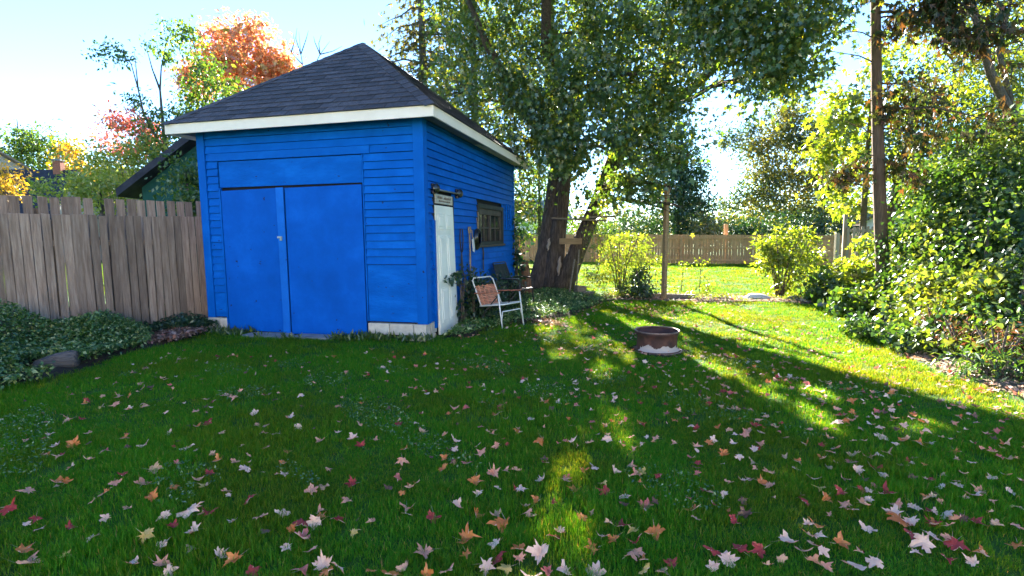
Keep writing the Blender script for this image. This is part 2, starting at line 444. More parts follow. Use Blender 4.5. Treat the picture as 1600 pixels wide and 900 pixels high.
def patch_sheet(name, outline, mat, z=0.02, bulge=0.0, seed=0):
    """an uneven sheet of soil or litter inside an outline (list of xy), its rim pressed into the ground"""
    rr = random.Random(seed)
    c = Vector((sum(p[0] for p in outline) / len(outline), sum(p[1] for p in outline) / len(outline)))
    b = MB(); rings = 7; n = 0
    fine = []
    for i, p in enumerate(outline):
        q = outline[(i + 1) % len(outline)]
        for k in range(6):
            t = k / 6
            fine.append(Vector((p[0] * (1 - t) + q[0] * t + rr.uniform(-.06, .06), p[1] * (1 - t) + q[1] * t + rr.uniform(-.06, .06))))
    n = len(fine)
    for i in range(rings):
        t = 1 - i / rings
        for p in fine:
            q = c + (p - c) * t
            h = (-0.03 if i == 0 else z + bulge * (1 - t * t) + rr.uniform(0, 0.025))
            b.v.append((q.x, q.y, float(gz(q.x, q.y)) + h))
    b.v.append((c.x, c.y, z + bulge))
    for i in range(rings - 1):
        for k in range(n):
            b.f.append((i * n + k, i * n + (k + 1) % n, (i + 1) * n + (k + 1) % n, (i + 1) * n + k))
    for k in range(n):
        b.f.append(((rings - 1) * n + k, (rings - 1) * n + (k + 1) % n, rings * n))
    o = b.build(name, mat, smooth=True)
    return tag(o, kind='structure')


BED = [(-9.5, 4.9), (-7.2, 4.7), (-5.6, 5.05), (-5.2, 5.9), (-5.3, 6.9), (-5.15, 7.6), (-4.95, 8.5), (-5.3, 9.2), (-5.8, 9.4), (-7.4, 7.4), (-9.5, 6.6)]
patch_sheet('garden_bed', BED, M['soil'], 0.02, 0.06, 1)
SIDEBED = [(-1.25, 8.0), (-0.75, 7.9), (-0.1, 8.9), (0.5, 9.4), (1.3, 10.2), (2.3, 12.2), (2.2, 14.0), (1.0, 15.6), (0.0, 15.0), (0.05, 13.6), (-0.3, 11.5)]
patch_sheet('shade_bed', SIDEBED, M['soil'], 0.012, 0.02, 2)
STRIP = [(2.0, 12.6), (3.2, 12.25), (4.6, 11.8), (6.0, 11.6), (7.4, 10.6), (9.5, 10.5), (10.5, 12.0), (8.0, 12.7), (6.2, 12.9), (4.4, 13.3), (2.6, 13.8)]
patch_sheet('litter_strip', STRIP, M['litter'], 0.012, 0.03, 3)
HEDGE_FOOT = [(4.55, 4.2), (4.75, 5.0), (4.7, 5.7), (4.95, 6.6), (5.3, 7.4), (6.0, 8.6), (6.8, 10.2), (8.2, 10.6), (9.5, 8), (9.5, 4)]
patch_sheet('hedge_soil', HEDGE_FOOT, M['litter'], 0.012, 0.05, 4)


def inside(px, py, poly):
    r_ = np.zeros(len(px), bool)
    for i in range(len(poly)):
        x1, y1 = poly[i]; x2, y2 = poly[(i + 1) % len(poly)]
        c = ((y1 > py) != (y2 > py)) & (px < (x2 - x1) * (py - y1) / (y2 - y1 + 1e-12) + x1)
        r_ ^= c
    return r_


# ------------------------------------------------------------------ the blue shed (local x along the front, y to the back)
SX, SY, SYAW, SW, SL = -1.3265, 8.0142, -0.244, 4.02, 5.72
shed = empty('garden_shed', (SX, SY, 0), SYAW, 'bright blue wooden shed with a black hipped roof and white eaves', 'shed')
ZB, ZT = 0.25, 3.36
core = MB().box(-SW + 0.05, -0.05, 0.05, SL - 0.05, 0.02, ZT).build('wall', M['dark_gap'], shed)
# plain boards on the two sides the yard does not see
MB().box(-SW + 0.002, -0.002, SL - 0.04, SL, ZB, ZT).build('back_wall', M['blue'], shed)
MB().box(-SW, -SW + 0.04, 0.06, SL - 0.05, ZB, ZT).build('far_side_wall', M['blue'], shed)


def front_board(x0, x1, z0, z1):
    j = random.uniform(-.002, .002); z0 += .0015; z1 -= .0015
    return MB().hexa([(x0, -0.026 + j, z0), (x1, -0.026 + j, z0 + random.uniform(-.002, .002)), (x1, 0.012, z0), (x0, 0.012, z0),
                      (x0, -0.002 + j, z1), (x1, -0.002 + j, z1), (x1, 0.012, z1), (x0, 0.012, z1)]).build('siding_board', M['blue'], shed)


def side_board(y0, y1, z0, z1):
    j = random.uniform(-.003, .003); z0 += .0015; z1 -= .0015
    return MB().hexa([(0.026 + j, y0, z0), (0.026 + j, y1, z0 + random.uniform(-.003, .003)), (-0.012, y1, z0), (-0.012, y0, z0),
                      (0.002 + j, y0, z1), (0.002 + j, y1, z1), (-0.012, y1, z1), (-0.012, y0, z1)]).build('siding_board', M['blue'], shed)


EXPO = 0.122
z = 2.995
while z < ZT - 0.02:
    front_board(-SW + 0.135, -0.137, z, min(z + EXPO - 0.003, ZT)); z += EXPO
front_board(-SW + 0.135, -3.822, 2.873, 2.992)
front_board(-0.858, -0.137, 2.873, 2.992)
z = 2.87 - EXPO
while z > 1.06:
    front_board(-0.975, -0.137, z, z + EXPO - 0.003)
    if z > 0.62: front_board(-SW + 0.135, -3.672, z, z + EXPO - 0.003)
    z -= EXPO
zr = z + EXPO
while z > 0.6:
    front_board(-SW + 0.135, -3.672, z, z + EXPO - 0.003); z -= EXPO
zl = z + EXPO
MB().box(-0.972, -0.143, -0.010, 0.012, ZB + 0.01, zr - 0.008).build('plywood_panel', M['blue_ply'], shed)
MB().box(-0.245, -0.185, -0.016, -0.0105, 0.60, 0.76).build('patch_cover', M['blue'], shed)
MB().box(-SW + 0.135, -3.672, -0.012, 0.03, ZB + 0.005, zl - 0.004).build('plywood_panel', M['blue_ply'], shed)
# corner boards
MB().box(-0.134, 0.033, -0.036, 0.02, ZB - 0.015, ZT).build('corner_board', M['blue'], shed, bevel=0.004)
MB().box(0.0, 0.035, 0.021, 0.112, ZB - 0.012, ZT).build('corner_board', M['blue'], shed, bevel=0.004)
MB().box(-SW - 0.02, -SW + 0.126, -0.036, 0.05, ZB - 0.01, ZT).build('corner_board', M['blue'], shed, bevel=0.004)
MB().box(-0.02, 0.028, SL - 0.10, SL + 0.01, ZB, ZT).build('corner_board', M['blue'], shed, bevel=0.004)
# side wall boards with door and window openings
z = ZB
while z < ZT - 0.02:
    z1 = min(z + EXPO - 0.003, ZT)
    segs = [(0.118, SL - 0.103)]
    def cut(segs, a, b):
        out = []
        for p, q in segs:
            if b <= p or a >= q: out.append((p, q)); continue
            if a - p > 0.03: out.append((p, a))
            if q - b > 0.03: out.append((b, q))
        return out
    if z < 2.28: segs = cut(segs, 0.335, 1.235)
    if z1 > 1.40 and z < 2.24: segs = cut(segs, 2.60, 4.57)
    if len(segs) == 1 and random.random() < 0.45:
        j = random.uniform(1.8, 4.6); segs = [(segs[0][0], j - 0.002), (j + 0.002, segs[0][1])]
    for p, q in segs: side_board(p, q, z, z1)
    z += EXPO
# header panel and drip board over the double door
MB().box(-3.648, -1.012, -0.006, 0.012, 2.435, 2.856).build('header_panel', M['blue_ply'], shed)
MB().box(-3.820, -0.860, -0.034, 0.03, 2.868, 2.990).build('drip_board', M['blue'], shed, bevel=0.003)
MB().box(-3.670, -3.640, -0.020, 0.03, 0.02, 2.43).build('door_trim', M['blue'], shed)
MB().box(-1.001, -0.983, -0.020, 0.03, 0.26, 2.86).build('door_trim', M['blue'], shed)
# double door
def door_leaf(x0, x1, zb0, zb1, zt0, zt1, y=-0.022):
    return MB().hexa([(x0, y, zb0), (x1, y, zb1), (x1, y + 0.035, zb1), (x0, y + 0.035, zb0),
                      (x0, y, zt0), (x1, y, zt1), (x1, y + 0.035, zt1), (x0, y + 0.035, zt0)]).build('door', M['blue_door'], shed, bevel=0.003)
dl = door_leaf(-3.622, -2.428, 0.04, 0.015, 2.378, 2.398)
dr = door_leaf(-2.396, -1.022, 0.005, 0.02, 2.392, 2.405)
MB().hexa([(-2.545, -0.040, 0.015), (-2.412, -0.040, 0.012), (-2.412, -0.0225, 0.012), (-2.545, -0.0225, 0.015),
           (-2.555, -0.040, 2.400), (-2.415, -0.040, 2.402), (-2.415, -0.0225, 2.402), (-2.555, -0.0225, 2.400)]).build('batten', M['blue_light'], dl, bevel=0.005)
MB().box(-2.56, -2.47, -0.048, -0.0405, 1.585, 1.615).build('latch', M['steel'], dl)
lk = MB(); lk.tube([(-2.50, -0.052, 1.60), (-2.485, -0.066, 1.59), (-2.47, -0.052, 1.58)], 0.006, 6); lk.box(-2.505, -2.465, -0.066, -0.050, 1.545, 1.583)
lk.build('padlock', M['steel'], dl)
# concrete blocks
bx = [(-0.985, -0.624, 0.0), (-0.614, -0.209, 0.0), (-0.199, 0.004, 0.0)]
for x0, x1, y in bx:
    MB().box(x0, x1, -0.035, 0.13, 0.055, 0.232).build('block', M['block'], shed, bevel=0.008)
MB().box(-0.12, 0.03, 0.0, 0.30, -0.1, 0.052).build('block', M['block'], shed, bevel=0.01)
MB().box(-0.30, -0.005, -0.10, 0.0, -0.1, 0.050).build('block', M['block'], shed, bevel=0.012)
MB().box(-0.16, 0.020, 0.135, 0.36, 0.056, 0.236).build('block', M['block'], shed, bevel=0.008)
MB().box(-SW - 0.03, -SW + 0.20, -0.04, 0.14, 0.0, 0.236).build('block', M['block'], shed, bevel=0.012)
MB().box(-SW + 0.205, -3.665, -0.02, 0.14, 0.02, 0.230).build('block', M['block'], shed, bevel=0.008)
for y0 in np.arange(1.3, 5.5, 0.41):
    MB().box(-0.16, 0.0, y0, y0 + 0.405, 0.0, 0.236).build('block', M['block'], shed, bevel=0.008)
MB().box(-3.63, -1.0, -0.01, 0.045, -0.05, 0.012).build('sill', M['dark_gap'], shed)
# side door: white, six raised panels, foot standing a little proud of the wall
sd = empty('side_door', (0.0, 0, 0)); sd.parent = shed
def dx(z): return 0.022 + 0.055 * (1 - z / 2.08)
def door_box(y0, y1, z0, z1, t0, t1, name, mat, parent, bev=0.004):
    return MB().hexa([(dx(z0) + t1, y0, z0), (dx(z0) + t1, y1, z0), (dx(z0) + t0, y1, z0), (dx(z0) + t0, y0, z0),
                      (dx(z1) + t1, y0, z1), (dx(z1) + t1, y1, z1), (dx(z1) + t0, y1, z1), (dx(z1) + t0, y0, z1)]).build(name, mat, parent, bevel=bev)
sd2 = door_box(0.372, 1.20, 0.0, 2.085, -0.035, 0.005, 'slab', M['white_door'], sd)
for y0, y1 in ((0.47, 0.74), (0.83, 1.10)):
    for z0, z1 in ((1.70, 1.95), (0.86, 1.60), (0.18, 0.74)):
        door_box(y0, y1, z0, z1, 0.003, 0.014, 'door_panel', M['white_door'], sd, 0.008)
        door_box(y0 + .05, y1 - .05, z0 + .05, z1 - .05, 0.012, 0.022, 'door_panel', M['white_door'], sd, 0.008)
MB().box(-0.02, 0.052, 0.262, 0.340, 0.13, 1.84).build('door_trim', M['blue'], shed, bevel=0.004)
MB().box(-0.02, 0.030, 1.205, 1.235, 0.13, 2.27).build('door_trim', M['dark_frame'], shed)
MB().box(-0.02, 0.024, 0.340, 0.368, 0.13, 2.27).build('door_trim', M['dark_frame'], shed)
MB().box(-0.02, 0.018, 0.372, 1.20, 2.088, 2.105).build('door_gap', M['dark_gap'], shed)
MB().box(-0.03, 0.012, 0.368, 1.205, 0.0, 2.27).build('door_backing', M['dark_gap'], shed)
# sign board above the side door with faint brown lettering strokes too worn to read
M['sign'] = surf('worn_sign_board', [(0.3, (0.33, 0.30, 0.23)), (0.55, (0.50, 0.47, 0.39)), (0.8, (0.62, 0.60, 0.53))], scale=6, stretch=(1, 1, 4), rough=0.9)
M['sign_ink'] = surf('faded_brown_ink', [(0.3, (0.10, 0.06, 0.03)), (0.7, (0.22, 0.15, 0.09))], scale=20, rough=0.9, bump=0)
sg = empty('sign', (0, 0, 0)); sg.parent = shed
MB().box(0.026, 0.045, 0.375, 1.14, 2.112, 2.262).build('sign_board', M['sign'], sg, bevel=0.003)
ink = MB(); rr = random.Random(5)
for (a, b, zc, hh) in ((0.45, 0.66, 2.215, 0.05), (0.72, 1.06, 2.21, 0.045), (0.50, 0.98, 2.155, 0.025)):
    y = a
    while y < b:
        s = rr.uniform(0.018, 0.034)
        p = [(0.0475, y, zc - hh / 2), (0.0475, y + s * 0.6, zc + rr.uniform(.2, .5) * hh), (0.0475, y + s, zc - hh * rr.uniform(.2, .5))]
        ink.tube(p, 0.0035, 4); y += s + rr.uniform(0.004, 0.012)
ink.build('lettering', M['sign_ink'], sg)
# rail with two round black fittings above the side door
rail = empty('door_rail', (0, 0, 0)); rail.parent = shed
MB().tube([(0.075, 0.36, 2.325), (0.075, 1.30, 2.325)], 0.014, 8).build('bar', M['steel'], rail, smooth=True)
for yc in (0.30, 1.39):
    c = MB()
    c.lathe([(0.001, -0.03), (0.062, -0.03), (0.075, -0.012), (0.075, 0.012), (0.060, 0.026), (0.030, 0.034), (0.001, 0.036)], 20)
    o = c.build('round_cap', M['black'], rail, smooth=True)
    o.rotation_euler = (R(90), 0, R(62)); o.location = (0.085, yc, 2.335)
    MB().box(0.02, 0.06, yc - 0.05, yc + 0.05, 2.25, 2.41).build('bracket', M['black'], rail, bevel=0.005)
# window
wn = empty('window', (0, 0, 0)); wn.parent = shed
for y0, y1, z0, z1 in ((2.60, 2.70, 1.40, 2.24), (4.47, 4.57, 1.40, 2.24), (2.70, 4.47, 2.15, 2.24), (2.70, 4.47, 1.40, 1.465)):
    MB().box(-0.045, 0.040, y0, y1, z0, z1).build('frame', M['dark_frame'], wn, bevel=0.003)
MB().box(-0.02, 0.075, 2.58, 4.60, 1.355, 1.398).build('window_sill', M['brown_frame'], wn, bevel=0.004)
MB().box(-0.035, 0.012, 2.70, 4.47, 2.03, 2.148).build('blind', M['brown_frame'], wn)
for y0, y1 in ((2.71, 2.76), (3.50, 3.60), (4.40, 4.46)):
    MB().box(-0.035, 0.015, y0, y1, 1.47, 2.028).build('sash_bar', M['brown_frame'], wn)
for y0, y1 in ((2.76, 3.50), (3.60, 4.40)):
    MB().box(-0.033, 0.002, y0, y1, 1.735, 1.765).build('sash_bar', M['brown_frame'], wn)
    ym = (y0 + y1) / 2
    MB().box(-0.033, 0.001, ym - 0.012, ym + 0.012, 1.47, 1.734).build('sash_bar', M['brown_frame'], wn)
    MB().box(-0.033, 0.001, ym - 0.012, ym + 0.012, 1.766, 2.028).build('sash_bar', M['brown_frame'], wn)
    for a, b in ((y0, ym - 0.012), (ym + 0.012, y1)):
        for z0, z1 in ((1.47, 1.735), (1.765, 2.028)):
            MB().box(-0.036, -0.022, a, b, z0, z1).build('pane', M['glass'], wn)
# small painted slat frame beside the window
lf = empty('slat_frame', (0, 0, 0)); lf.parent = shed
for y in (4.86, 5.08, 5.30):
    MB().box(0.021, 0.050, y, y + 0.025, 1.72, 2.34).build('upright', M['blue'], lf)
for k in range(9):
    MB().box(0.022, 0.042, 4.886, 5.079, 1.76 + k * 0.065, 1.78 + k * 0.065).build('slat', M['blue'], lf)
# ---- roof
OV = 0.33
ex0, ex1, ey0, ey1 = -SW - OV, OV, -OV, SL + OV
ZE0, ZE1 = 3.285, 3.44           # fascia bottom / top
AP = Vector((-SW / 2, 1.98, 5.27)); AB = Vector((-SW / 2, SL - 1.98, 5.27))
roof = empty('roof', (0, 0, 0)); roof.parent = shed
t = 0.03
for nm, b in (('front', (ex0, ex1, ey0, ey0 + t)), ('right', (ex1 - t, ex1, ey0 + t + .002, ey1 - t - .002)), ('back', (ex0, ex1, ey1 - t, ey1)), ('left', (ex0, ex0 + t, ey0 + t + .002, ey1 - t - .002))):
    MB().box(*b, ZE0, ZE1).build('fascia', M['fascia'], roof, bevel=0.003)
# soffit boards (painted dark), bare pale boards at the back of the right eave
def soff(a, b, c, d, mat, z=3.345): MB().box(a, b, c, d, z, z + 0.012).build('soffit_board', mat, roof)
soff(ex0 + t, ex1 - t, ey0 + t, -0.032, M['soffit'])
for a, b in ((0.031, 0.135), (0.138, 0.24), (0.243, ex1 - t)):
    soff(a, b, -0.028, 2.4 + a * 1.5, M['soffit'])
    soff(a, b, 2.405 + a * 1.5, SL - 0.05, M['raw_soffit'])
soff(0.031, ex1 - t, SL - 0.046, ey1 - t, M['soffit'])
soff(ex0 + t, -SW - 0.022, -0.028, ey1 - t, M['soffit'])
deck = MB()
E = [Vector((ex0 - .01, ey0 - .01, ZE1 + .002)), Vector((ex1 + .01, ey0 - .01, ZE1 + .002)), Vector((ex1 + .01, ey1 + .01, ZE1 + .002)), Vector((ex0 - .01, ey1 + .01, ZE1 + .002))]
deck.v = [tuple(q) for q in (*E, AP, AB)]
deck.f = [(0, 1, 4), (1, 2, 5, 4), (2, 3, 5), (3, 0, 4, 5), (3, 2, 1, 0)]
deck.build('deck', M['roof_dark'], roof)

def clip(poly, a, b, c):
    """keep a*x + b*y + c >= 0"""
    out = []
    for i in range(len(poly)):
        p, q = poly[i], poly[(i + 1) % len(poly)]
        dp, dq = a * p[0] + b * p[1] + c, a * q[0] + b * q[1] + c
        if dp >= 0: out.append(p)
        if (dp < 0) != (dq < 0):
            k = dp / (dp - dq); out.append((p[0] + (q[0] - p[0]) * k, p[1] + (q[1] - p[1]) * k))
    return out

def slope_shingles(A, B, T0, T1, rows_h, tab, seed):
    """tabs on the plane through eave A-B and top T0-T1; returns list of polygons (3d points, normal)"""
    rr = random.Random(seed)
    ux = (B - A).normalized(); ln = (B - A).length
    top = T0 - A; vy = (top - ux * top.dot(ux)); H = vy.length; vy.normalize()
    nrm = ux.cross(vy).normalized()
    x0, x1 = (T0 - A).dot(ux), (T1 - A).dot(ux)
    out = []
    y = -0.02; row = 0
    while y < H - 0.03:
        off = (row % 2) * tab * 0.5 + rr.uniform(-.03, .03) - tab
        x = off
        while x < ln:
            hh = rows_h + 0.03
            g = 0.006
            poly = [(x + g, y), (x + tab - g, y), (x + tab - g, y + hh), (x + g, y + hh)]
            poly = clip(poly, H, -x0, 0.0 * H + 0.02 * H)              # left hip: x >= x0*y/H
            poly = clip(poly, -H, -(ln - x1), ln * H + 0.02 * H)       # right hip
            poly = clip(poly, 0, -1, H + 0.01)
            if len(poly) >= 3:
                w_ = max(p[0] for p in poly) - min(p[0] for p in poly)
                if w_ > 0.03:
                    lift = rr.uniform(0.0, 0.006)
                    P = [A + ux * px + vy * py + nrm * (0.016 + lift if py < y + 0.05 else 0.007) for px, py in poly]
                    out.append((P, nrm))
            x += tab
        y += rows_h; row += 1
    return out

fr = slope_shingles(E[0], E[1], AP, AP, 0.165, 0.33, 1)
rg = slope_shingles(E[1], E[2], AP, AB, 0.165, 0.33, 2)
lf_s = slope_shingles(E[3], E[0], AB, AP, 0.165, 0.33, 3)
rg.sort(key=lambda q: sum(p.y for p in q[0]) / len(q[0]))
nind = 0; rest = MB()
for P, nrm in fr + rg:
    if nind < 270:
        MB().prism([p + nrm * 0.0 for p in P], -nrm * 0.006).build('shingle', M['shingle'], roof); nind += 1
    else:
        rest.prism(P, -nrm * 0.006)
for P, nrm in lf_s: rest.prism(P, -nrm * 0.006)
tag(rest.build('shingles', M['shingle'], roof), kind='stuff')
# cap shingles along the hips and the ridge
caps = []
for a, b, n1, n2 in ((E[1], AP, fr[0][1], rg[0][1]), (E[0], AP, fr[0][1], lf_s[0][1]), (AB, AP, rg[0][1], lf_s[0][1]), (E[2], AB, rg[0][1], rg[0][1])):
    d = (b - a); L_ = d.length; d.normalize(); up_ = (n1 + n2).normalized()
    s1 = d.cross(n1).normalized(); s2 = d.cross(n2).normalized()
    if s1.dot(n2) > 0: s1 = -s1
    if s2.dot(n1) > 0: s2 = -s2
    k = 0.0
    while k < L_ - 0.05:
        p = a + d * k; q = a + d * min(k + 0.24, L_)
        c = MB(); wd = 0.13
        for s_, nn in ((s1, n1), (s2, n2)):
            c.prism([p + up_ * 0.026, p + s_ * wd + nn * 0.026, q + s_ * wd + nn * 0.018, q + up_ * 0.016], nn * -0.008)
        c.build('hip_cap', M['shingle'], roof); k += 0.21


def shed_pt(x, y, z):
    c, s = math.cos(SYAW), math.sin(SYAW)
    return Vector((SX + c * x - s * y, SY + s * x + c * y, z))


# threshold slabs in front of the double door
for (x0, x1, y0, y1, lab) in ((-3.1, -2.25, -0.42, -0.07, 'flat grey slab under the left leaf of the blue double door'),
                              (-2.2, -1.45, -0.36, -0.06, 'flat grey slab under the right leaf of the blue double door'),
                              (-3.62, -3.25, -0.22, -0.06, 'small grey slab at the foot of the blue door, by the left corner')):
    o = empty('threshold_slab', shed_pt((x0 + x1) / 2, (y0 + y1) / 2, 0), SYAW)
    hx, hy = (x1 - x0) / 2, (y1 - y0) / 2
    b = MB(); n = 14; pl = []
    for k in range(n):
        th = 2 * math.pi * k / n
        c_, s_ = math.cos(th), math.sin(th)
        e = 0.45
        pl.append((hx * math.copysign(abs(c_) ** e, c_) * random.uniform(.93, 1.03), hy * math.copysign(abs(s_) ** e, s_) * random.uniform(.9, 1.03), -0.06))
    me = b.prism(pl, (0, 0, 0.09)).mesh('threshold_slab', M['slab'])
    bpy.data.objects.remove(o)
    o = add('threshold_slab', me, None, shed_pt((x0 + x1) / 2, (y0 + y1) / 2, 0), (0, 0, SYAW))
    bv = o.modifiers.new('bevel', 'BEVEL'); bv.width = 0.012; bv.segments = 2
    tag(o, lab, 'slab', 'slabs at the shed door')


# ------------------------------------------------------------------ fences
def plank_mesh(wd, th, h, mat, seed, dog=0.0):
    rr = random.Random(seed); b = MB()
    l = rr.uniform(-.006, .006)
    b.hexa([(-wd / 2, -th / 2, 0), (wd / 2, -th / 2, 0), (wd / 2, th / 2, 0), (-wd / 2, th / 2, 0),
            (-wd / 2 + l, -th / 2, h + rr.uniform(-.012, .012)), (wd / 2 + l, -th / 2, h + rr.uniform(-.012, .012)),
            (wd / 2 + l, th / 2, h), (-wd / 2 + l, th / 2, h)])
    return b.mesh('plank', mat)


def fence(name, a, b, h, wd, gap, mat, label, z0=0.0, th=0.02, posts=(), rails=(), h_end=None, skip=(), jit=0.02, lean=0.015, rail_side=1, pm=None):
    a, b = Vector((*a, 0)), Vector((*b, 0))
    d = (b - a); ln = d.length; d.normalize()
    rz = math.atan2(d.y, d.x)
    root = empty(name, a, rz, label, 'fence')
    h_end = h if h_end is None else h_end
    ms = [plank_mesh(wd, th, h, mat, 100 + k) for k in range(6)]
    x = wd / 2; i = 0
    rr = random.Random(len(label))
    while x < ln:
        if i not in skip:
            k = rr.randrange(6); s = (h + (h_end - h) * x / ln) / h * (1 + rr.uniform(-jit, jit) * 0.6)
            add('plank', ms[k], root, (x, rr.uniform(-.004, .004), z0 + rr.uniform(0, .02)), (0, rr.uniform(-lean, lean), rr.uniform(-.05, .05)), (rr.uniform(.93, 1.04), 1, s))
        x += wd + gap * rr.uniform(.4, 1.6); i += 1
    for zr_ in rails:
        MB().box(0, ln, rail_side * (th / 2 + .004), rail_side * (th / 2 + .042), zr_, zr_ + 0.085).build('rail', mat, root)
    for px, ph in posts:
        MB().box(px - .048, px + .048, rail_side * (th / 2 + .045), rail_side * (th / 2 + .14), -0.1, ph).build('post', pm or mat, root, bevel=0.004)
    return root


# near grey fence: runs from the shed's far corner towards the viewer's left
FA, FB = (-5.52, 9.62), (-7.35, 7.32)
fence('plank_fence', FA, FB, 1.97, 0.104, 0.011, M['fence_grey'], 'weathered grey plank fence between the blue shed and the leafy bed', posts=((0.1, 1.9), (2.2, 1.9)), rails=(0.35, 1.5), rail_side=-1, jit=.007, lean=.008)
fence('plank_fence', FB, (-11.5, 5.2), 1.97, 0.104, 0.011, M['fence_grey'], 'weathered grey plank fence carrying on past the leafy bed', posts=((2.4, 1.9),), rails=(0.35, 1.5), rail_side=-1)
fence('plank_fence', (-5.65, 10.30), (-9.6, 6.35), 2.27, 0.125, 0.026, M['fence_grey'], 'taller second plank fence with gaps rising behind the near grey fence', posts=((0.3, 2.1), (2.7, 2.1)), rails=(0.4, 1.55), skip=(12,), rail_side=-1, jit=0.012, lean=.008)

# far fence across the neighbour's lawn
fence('board_fence', (-6.0, 35.5), (16.6, 23.6), 1.72, 0.135, 0.008, M['fence_brown'], 'long brown board fence across the far side of the sunny lawn', h_end=1.40,
      posts=[(x, 1.70 - 0.30 * x / 25.5) for x in (0.1, 2.5, 4.9, 7.3, 9.7, 12.1, 14.5, 16.9, 21.7, 24.2)], rails=(0.16, 0.78, 1.30), rail_side=-1, jit=0.006, lean=0.004)
far_post = MB().box(-.09, .09, -.09, .09, 0, 2.05).build('fence_post', M['fence_brown'], None, bevel=0.01)
far_post.location = (*atY(1133, 400, 27.4).xy, 0); tag(far_post, 'tall brown post standing up from the far board fence', 'post')
fence('board_fence', (16.6, 23.5), (28, 22.5), 1.42, 0.135, 0.008, M['fence_brown'], 'brown board fence behind the picket fence and bushes', posts=((3, 1.4), (6, 1.4)), rails=(0.16, 0.78), rail_side=-1, jit=0.006, lean=0.004)

# pale picket fence at the right-hand boundary
pf = fence('picket_fence', (9.75, 15.3), (11.6, 14.7), 1.72, 0.07, 0.055, M['fence_pale'], 'pale new picket fence half hidden by shrubs beside the bare trunk', posts=((-0.02, 2.10),), rails=(0.3, 1.58), rail_side=1, jit=0.004, lean=0.003)
o = MB().box(-.05, .05, -.05, .05, 0, 1.55).build('short_post', M['fence_pale'], None, bevel=0.01)
o.location = (9.45, 15.25, 0); tag(o, 'short pale post just in front of the picket fence', 'post')


# ------------------------------------------------------------------ foliage
_mp = [(0, 0), (.33, -.03), (.22, .2), (.56, .5), (.19, .5), (0, 1), (-.19, .5), (-.56, .5), (-.22, .2), (-.33, -.03)]
T_MAPLE = (np.array([(0, .3, 0)] + [(x, y, -.35 * x * x - .12 * (y - .3) ** 2) for x, y in _mp]),
           np.array([(0, 1 + i, 1 + (i + 1) % 10) for i in range(10)]))
T_OVAL = (np.array([(0, 0, 0), (.27, .45, .05), (0, 1, -.06), (-.27, .45, .05)]), np.array([(0, 1, 2), (0, 2, 3)]))
T_NARROW = (np.array([(0, 0, 0), (.13, .45, .03), (0, 1, -.08), (-.13, .45, .03)]), np.array([(0, 1, 2), (0, 2, 3)]))
T_HEART = (np.array([(0, 0, 0), (.36, -.06, .05), (.42, .32, .04), (0, 1, -.10), (-.42, .32, .04), (-.36, -.06, .05)]),
           np.array([(0, 1, 2), (0, 2, 3), (0, 3, 4), (0, 4, 5)]))
T_SPRAY = (np.array([(0, 0, 0), (.06, .45, 0), (.0, 1, -.1), (-.06, .45, 0), (.34, .62, -.04), (.10, .30, 0), (-.34, .62, -.04), (-.10, .30, 0), (.22, .36, -.02), (-.22, .36, -.02)]),
           np.array([(0, 1, 2), (0, 2, 3), (0, 4, 1), (0, 3, 6), (0, 8, 5), (0, 7, 9)]))


def unit(a):
    return a / np.maximum(np.linalg.norm(a, axis=-1, keepdims=True), 1e-9)


def leaf_arrays(P, out, size, tmpl, droop=0.5, wild=0.7, upn=1.0, svar=0.2):
    n = len(P)
    t = unit(out * 0.6 + np.array([0, 0, -droop]) + rng.normal(0, wild, (n, 3)))
    nn = np.array([0, 0, upn]) + rng.normal(0, 0.75, (n, 3))
    nn = unit(nn - t * (nn * t).sum(-1, keepdims=True))
    s = np.cross(t, nn)
    sz = (size * np.exp(rng.normal(0, svar, n)))[:, None, None]
    T, F = tmpl
    V = P[:, None] + sz * (T[None, :, 0:1] * s[:, None] + T[None, :, 1:2] * t[:, None] + T[None, :, 2:3] * nn[:, None])
    k = len(T)
    FF = (F[None] + (np.arange(n) * k)[:, None, None]).reshape(-1, 3)
    return V.reshape(-1, 3), FF


def join_arrays(parts):
    V, F, o = [], [], 0
    for v, f in parts:
        V.append(v); F.append(f + o); o += len(v)
    return np.concatenate(V), np.concatenate(F)


def ell_points(n, c, r, bias=0.5, flat=0.0):
    d = unit(rng.normal(size=(n, 3)))
    rad = rng.random(n)[:, None] ** bias
    return np.array(c) + d * rad * np.array(r), d


# gaps in the crowns where the sun reaches the lawn: (x, y, half widths) of the light spots on the ground
GAPS = [(.16, 3.05, .10, .22), (.26, 2.7, .10, .12), (.42, 3.35, .06, .1), (2.52, 4.4, .17, .65), (.5, 5.75, .16, .14), (.45, 6.6, .22, .26), (.95, 3.78, .10, .13), (2.45, 6.1, .16, .6), (1.05, 5.8, .16, .2), (.02, 5.2, .09, .1),
        (.93, 4.3, .08, .16), (3.5, 3.95, .35, .10), (4.3, 3.5, .4, .12), (1.55, 6.3, .12, .22), (1.6, 7.4, .12, .3), (1.3, 5.1, .07, .1), (1.9, 3.3, .07, .1), (.3, 4.6, .06, .08), (3.0, 5.0, .1, .25)]


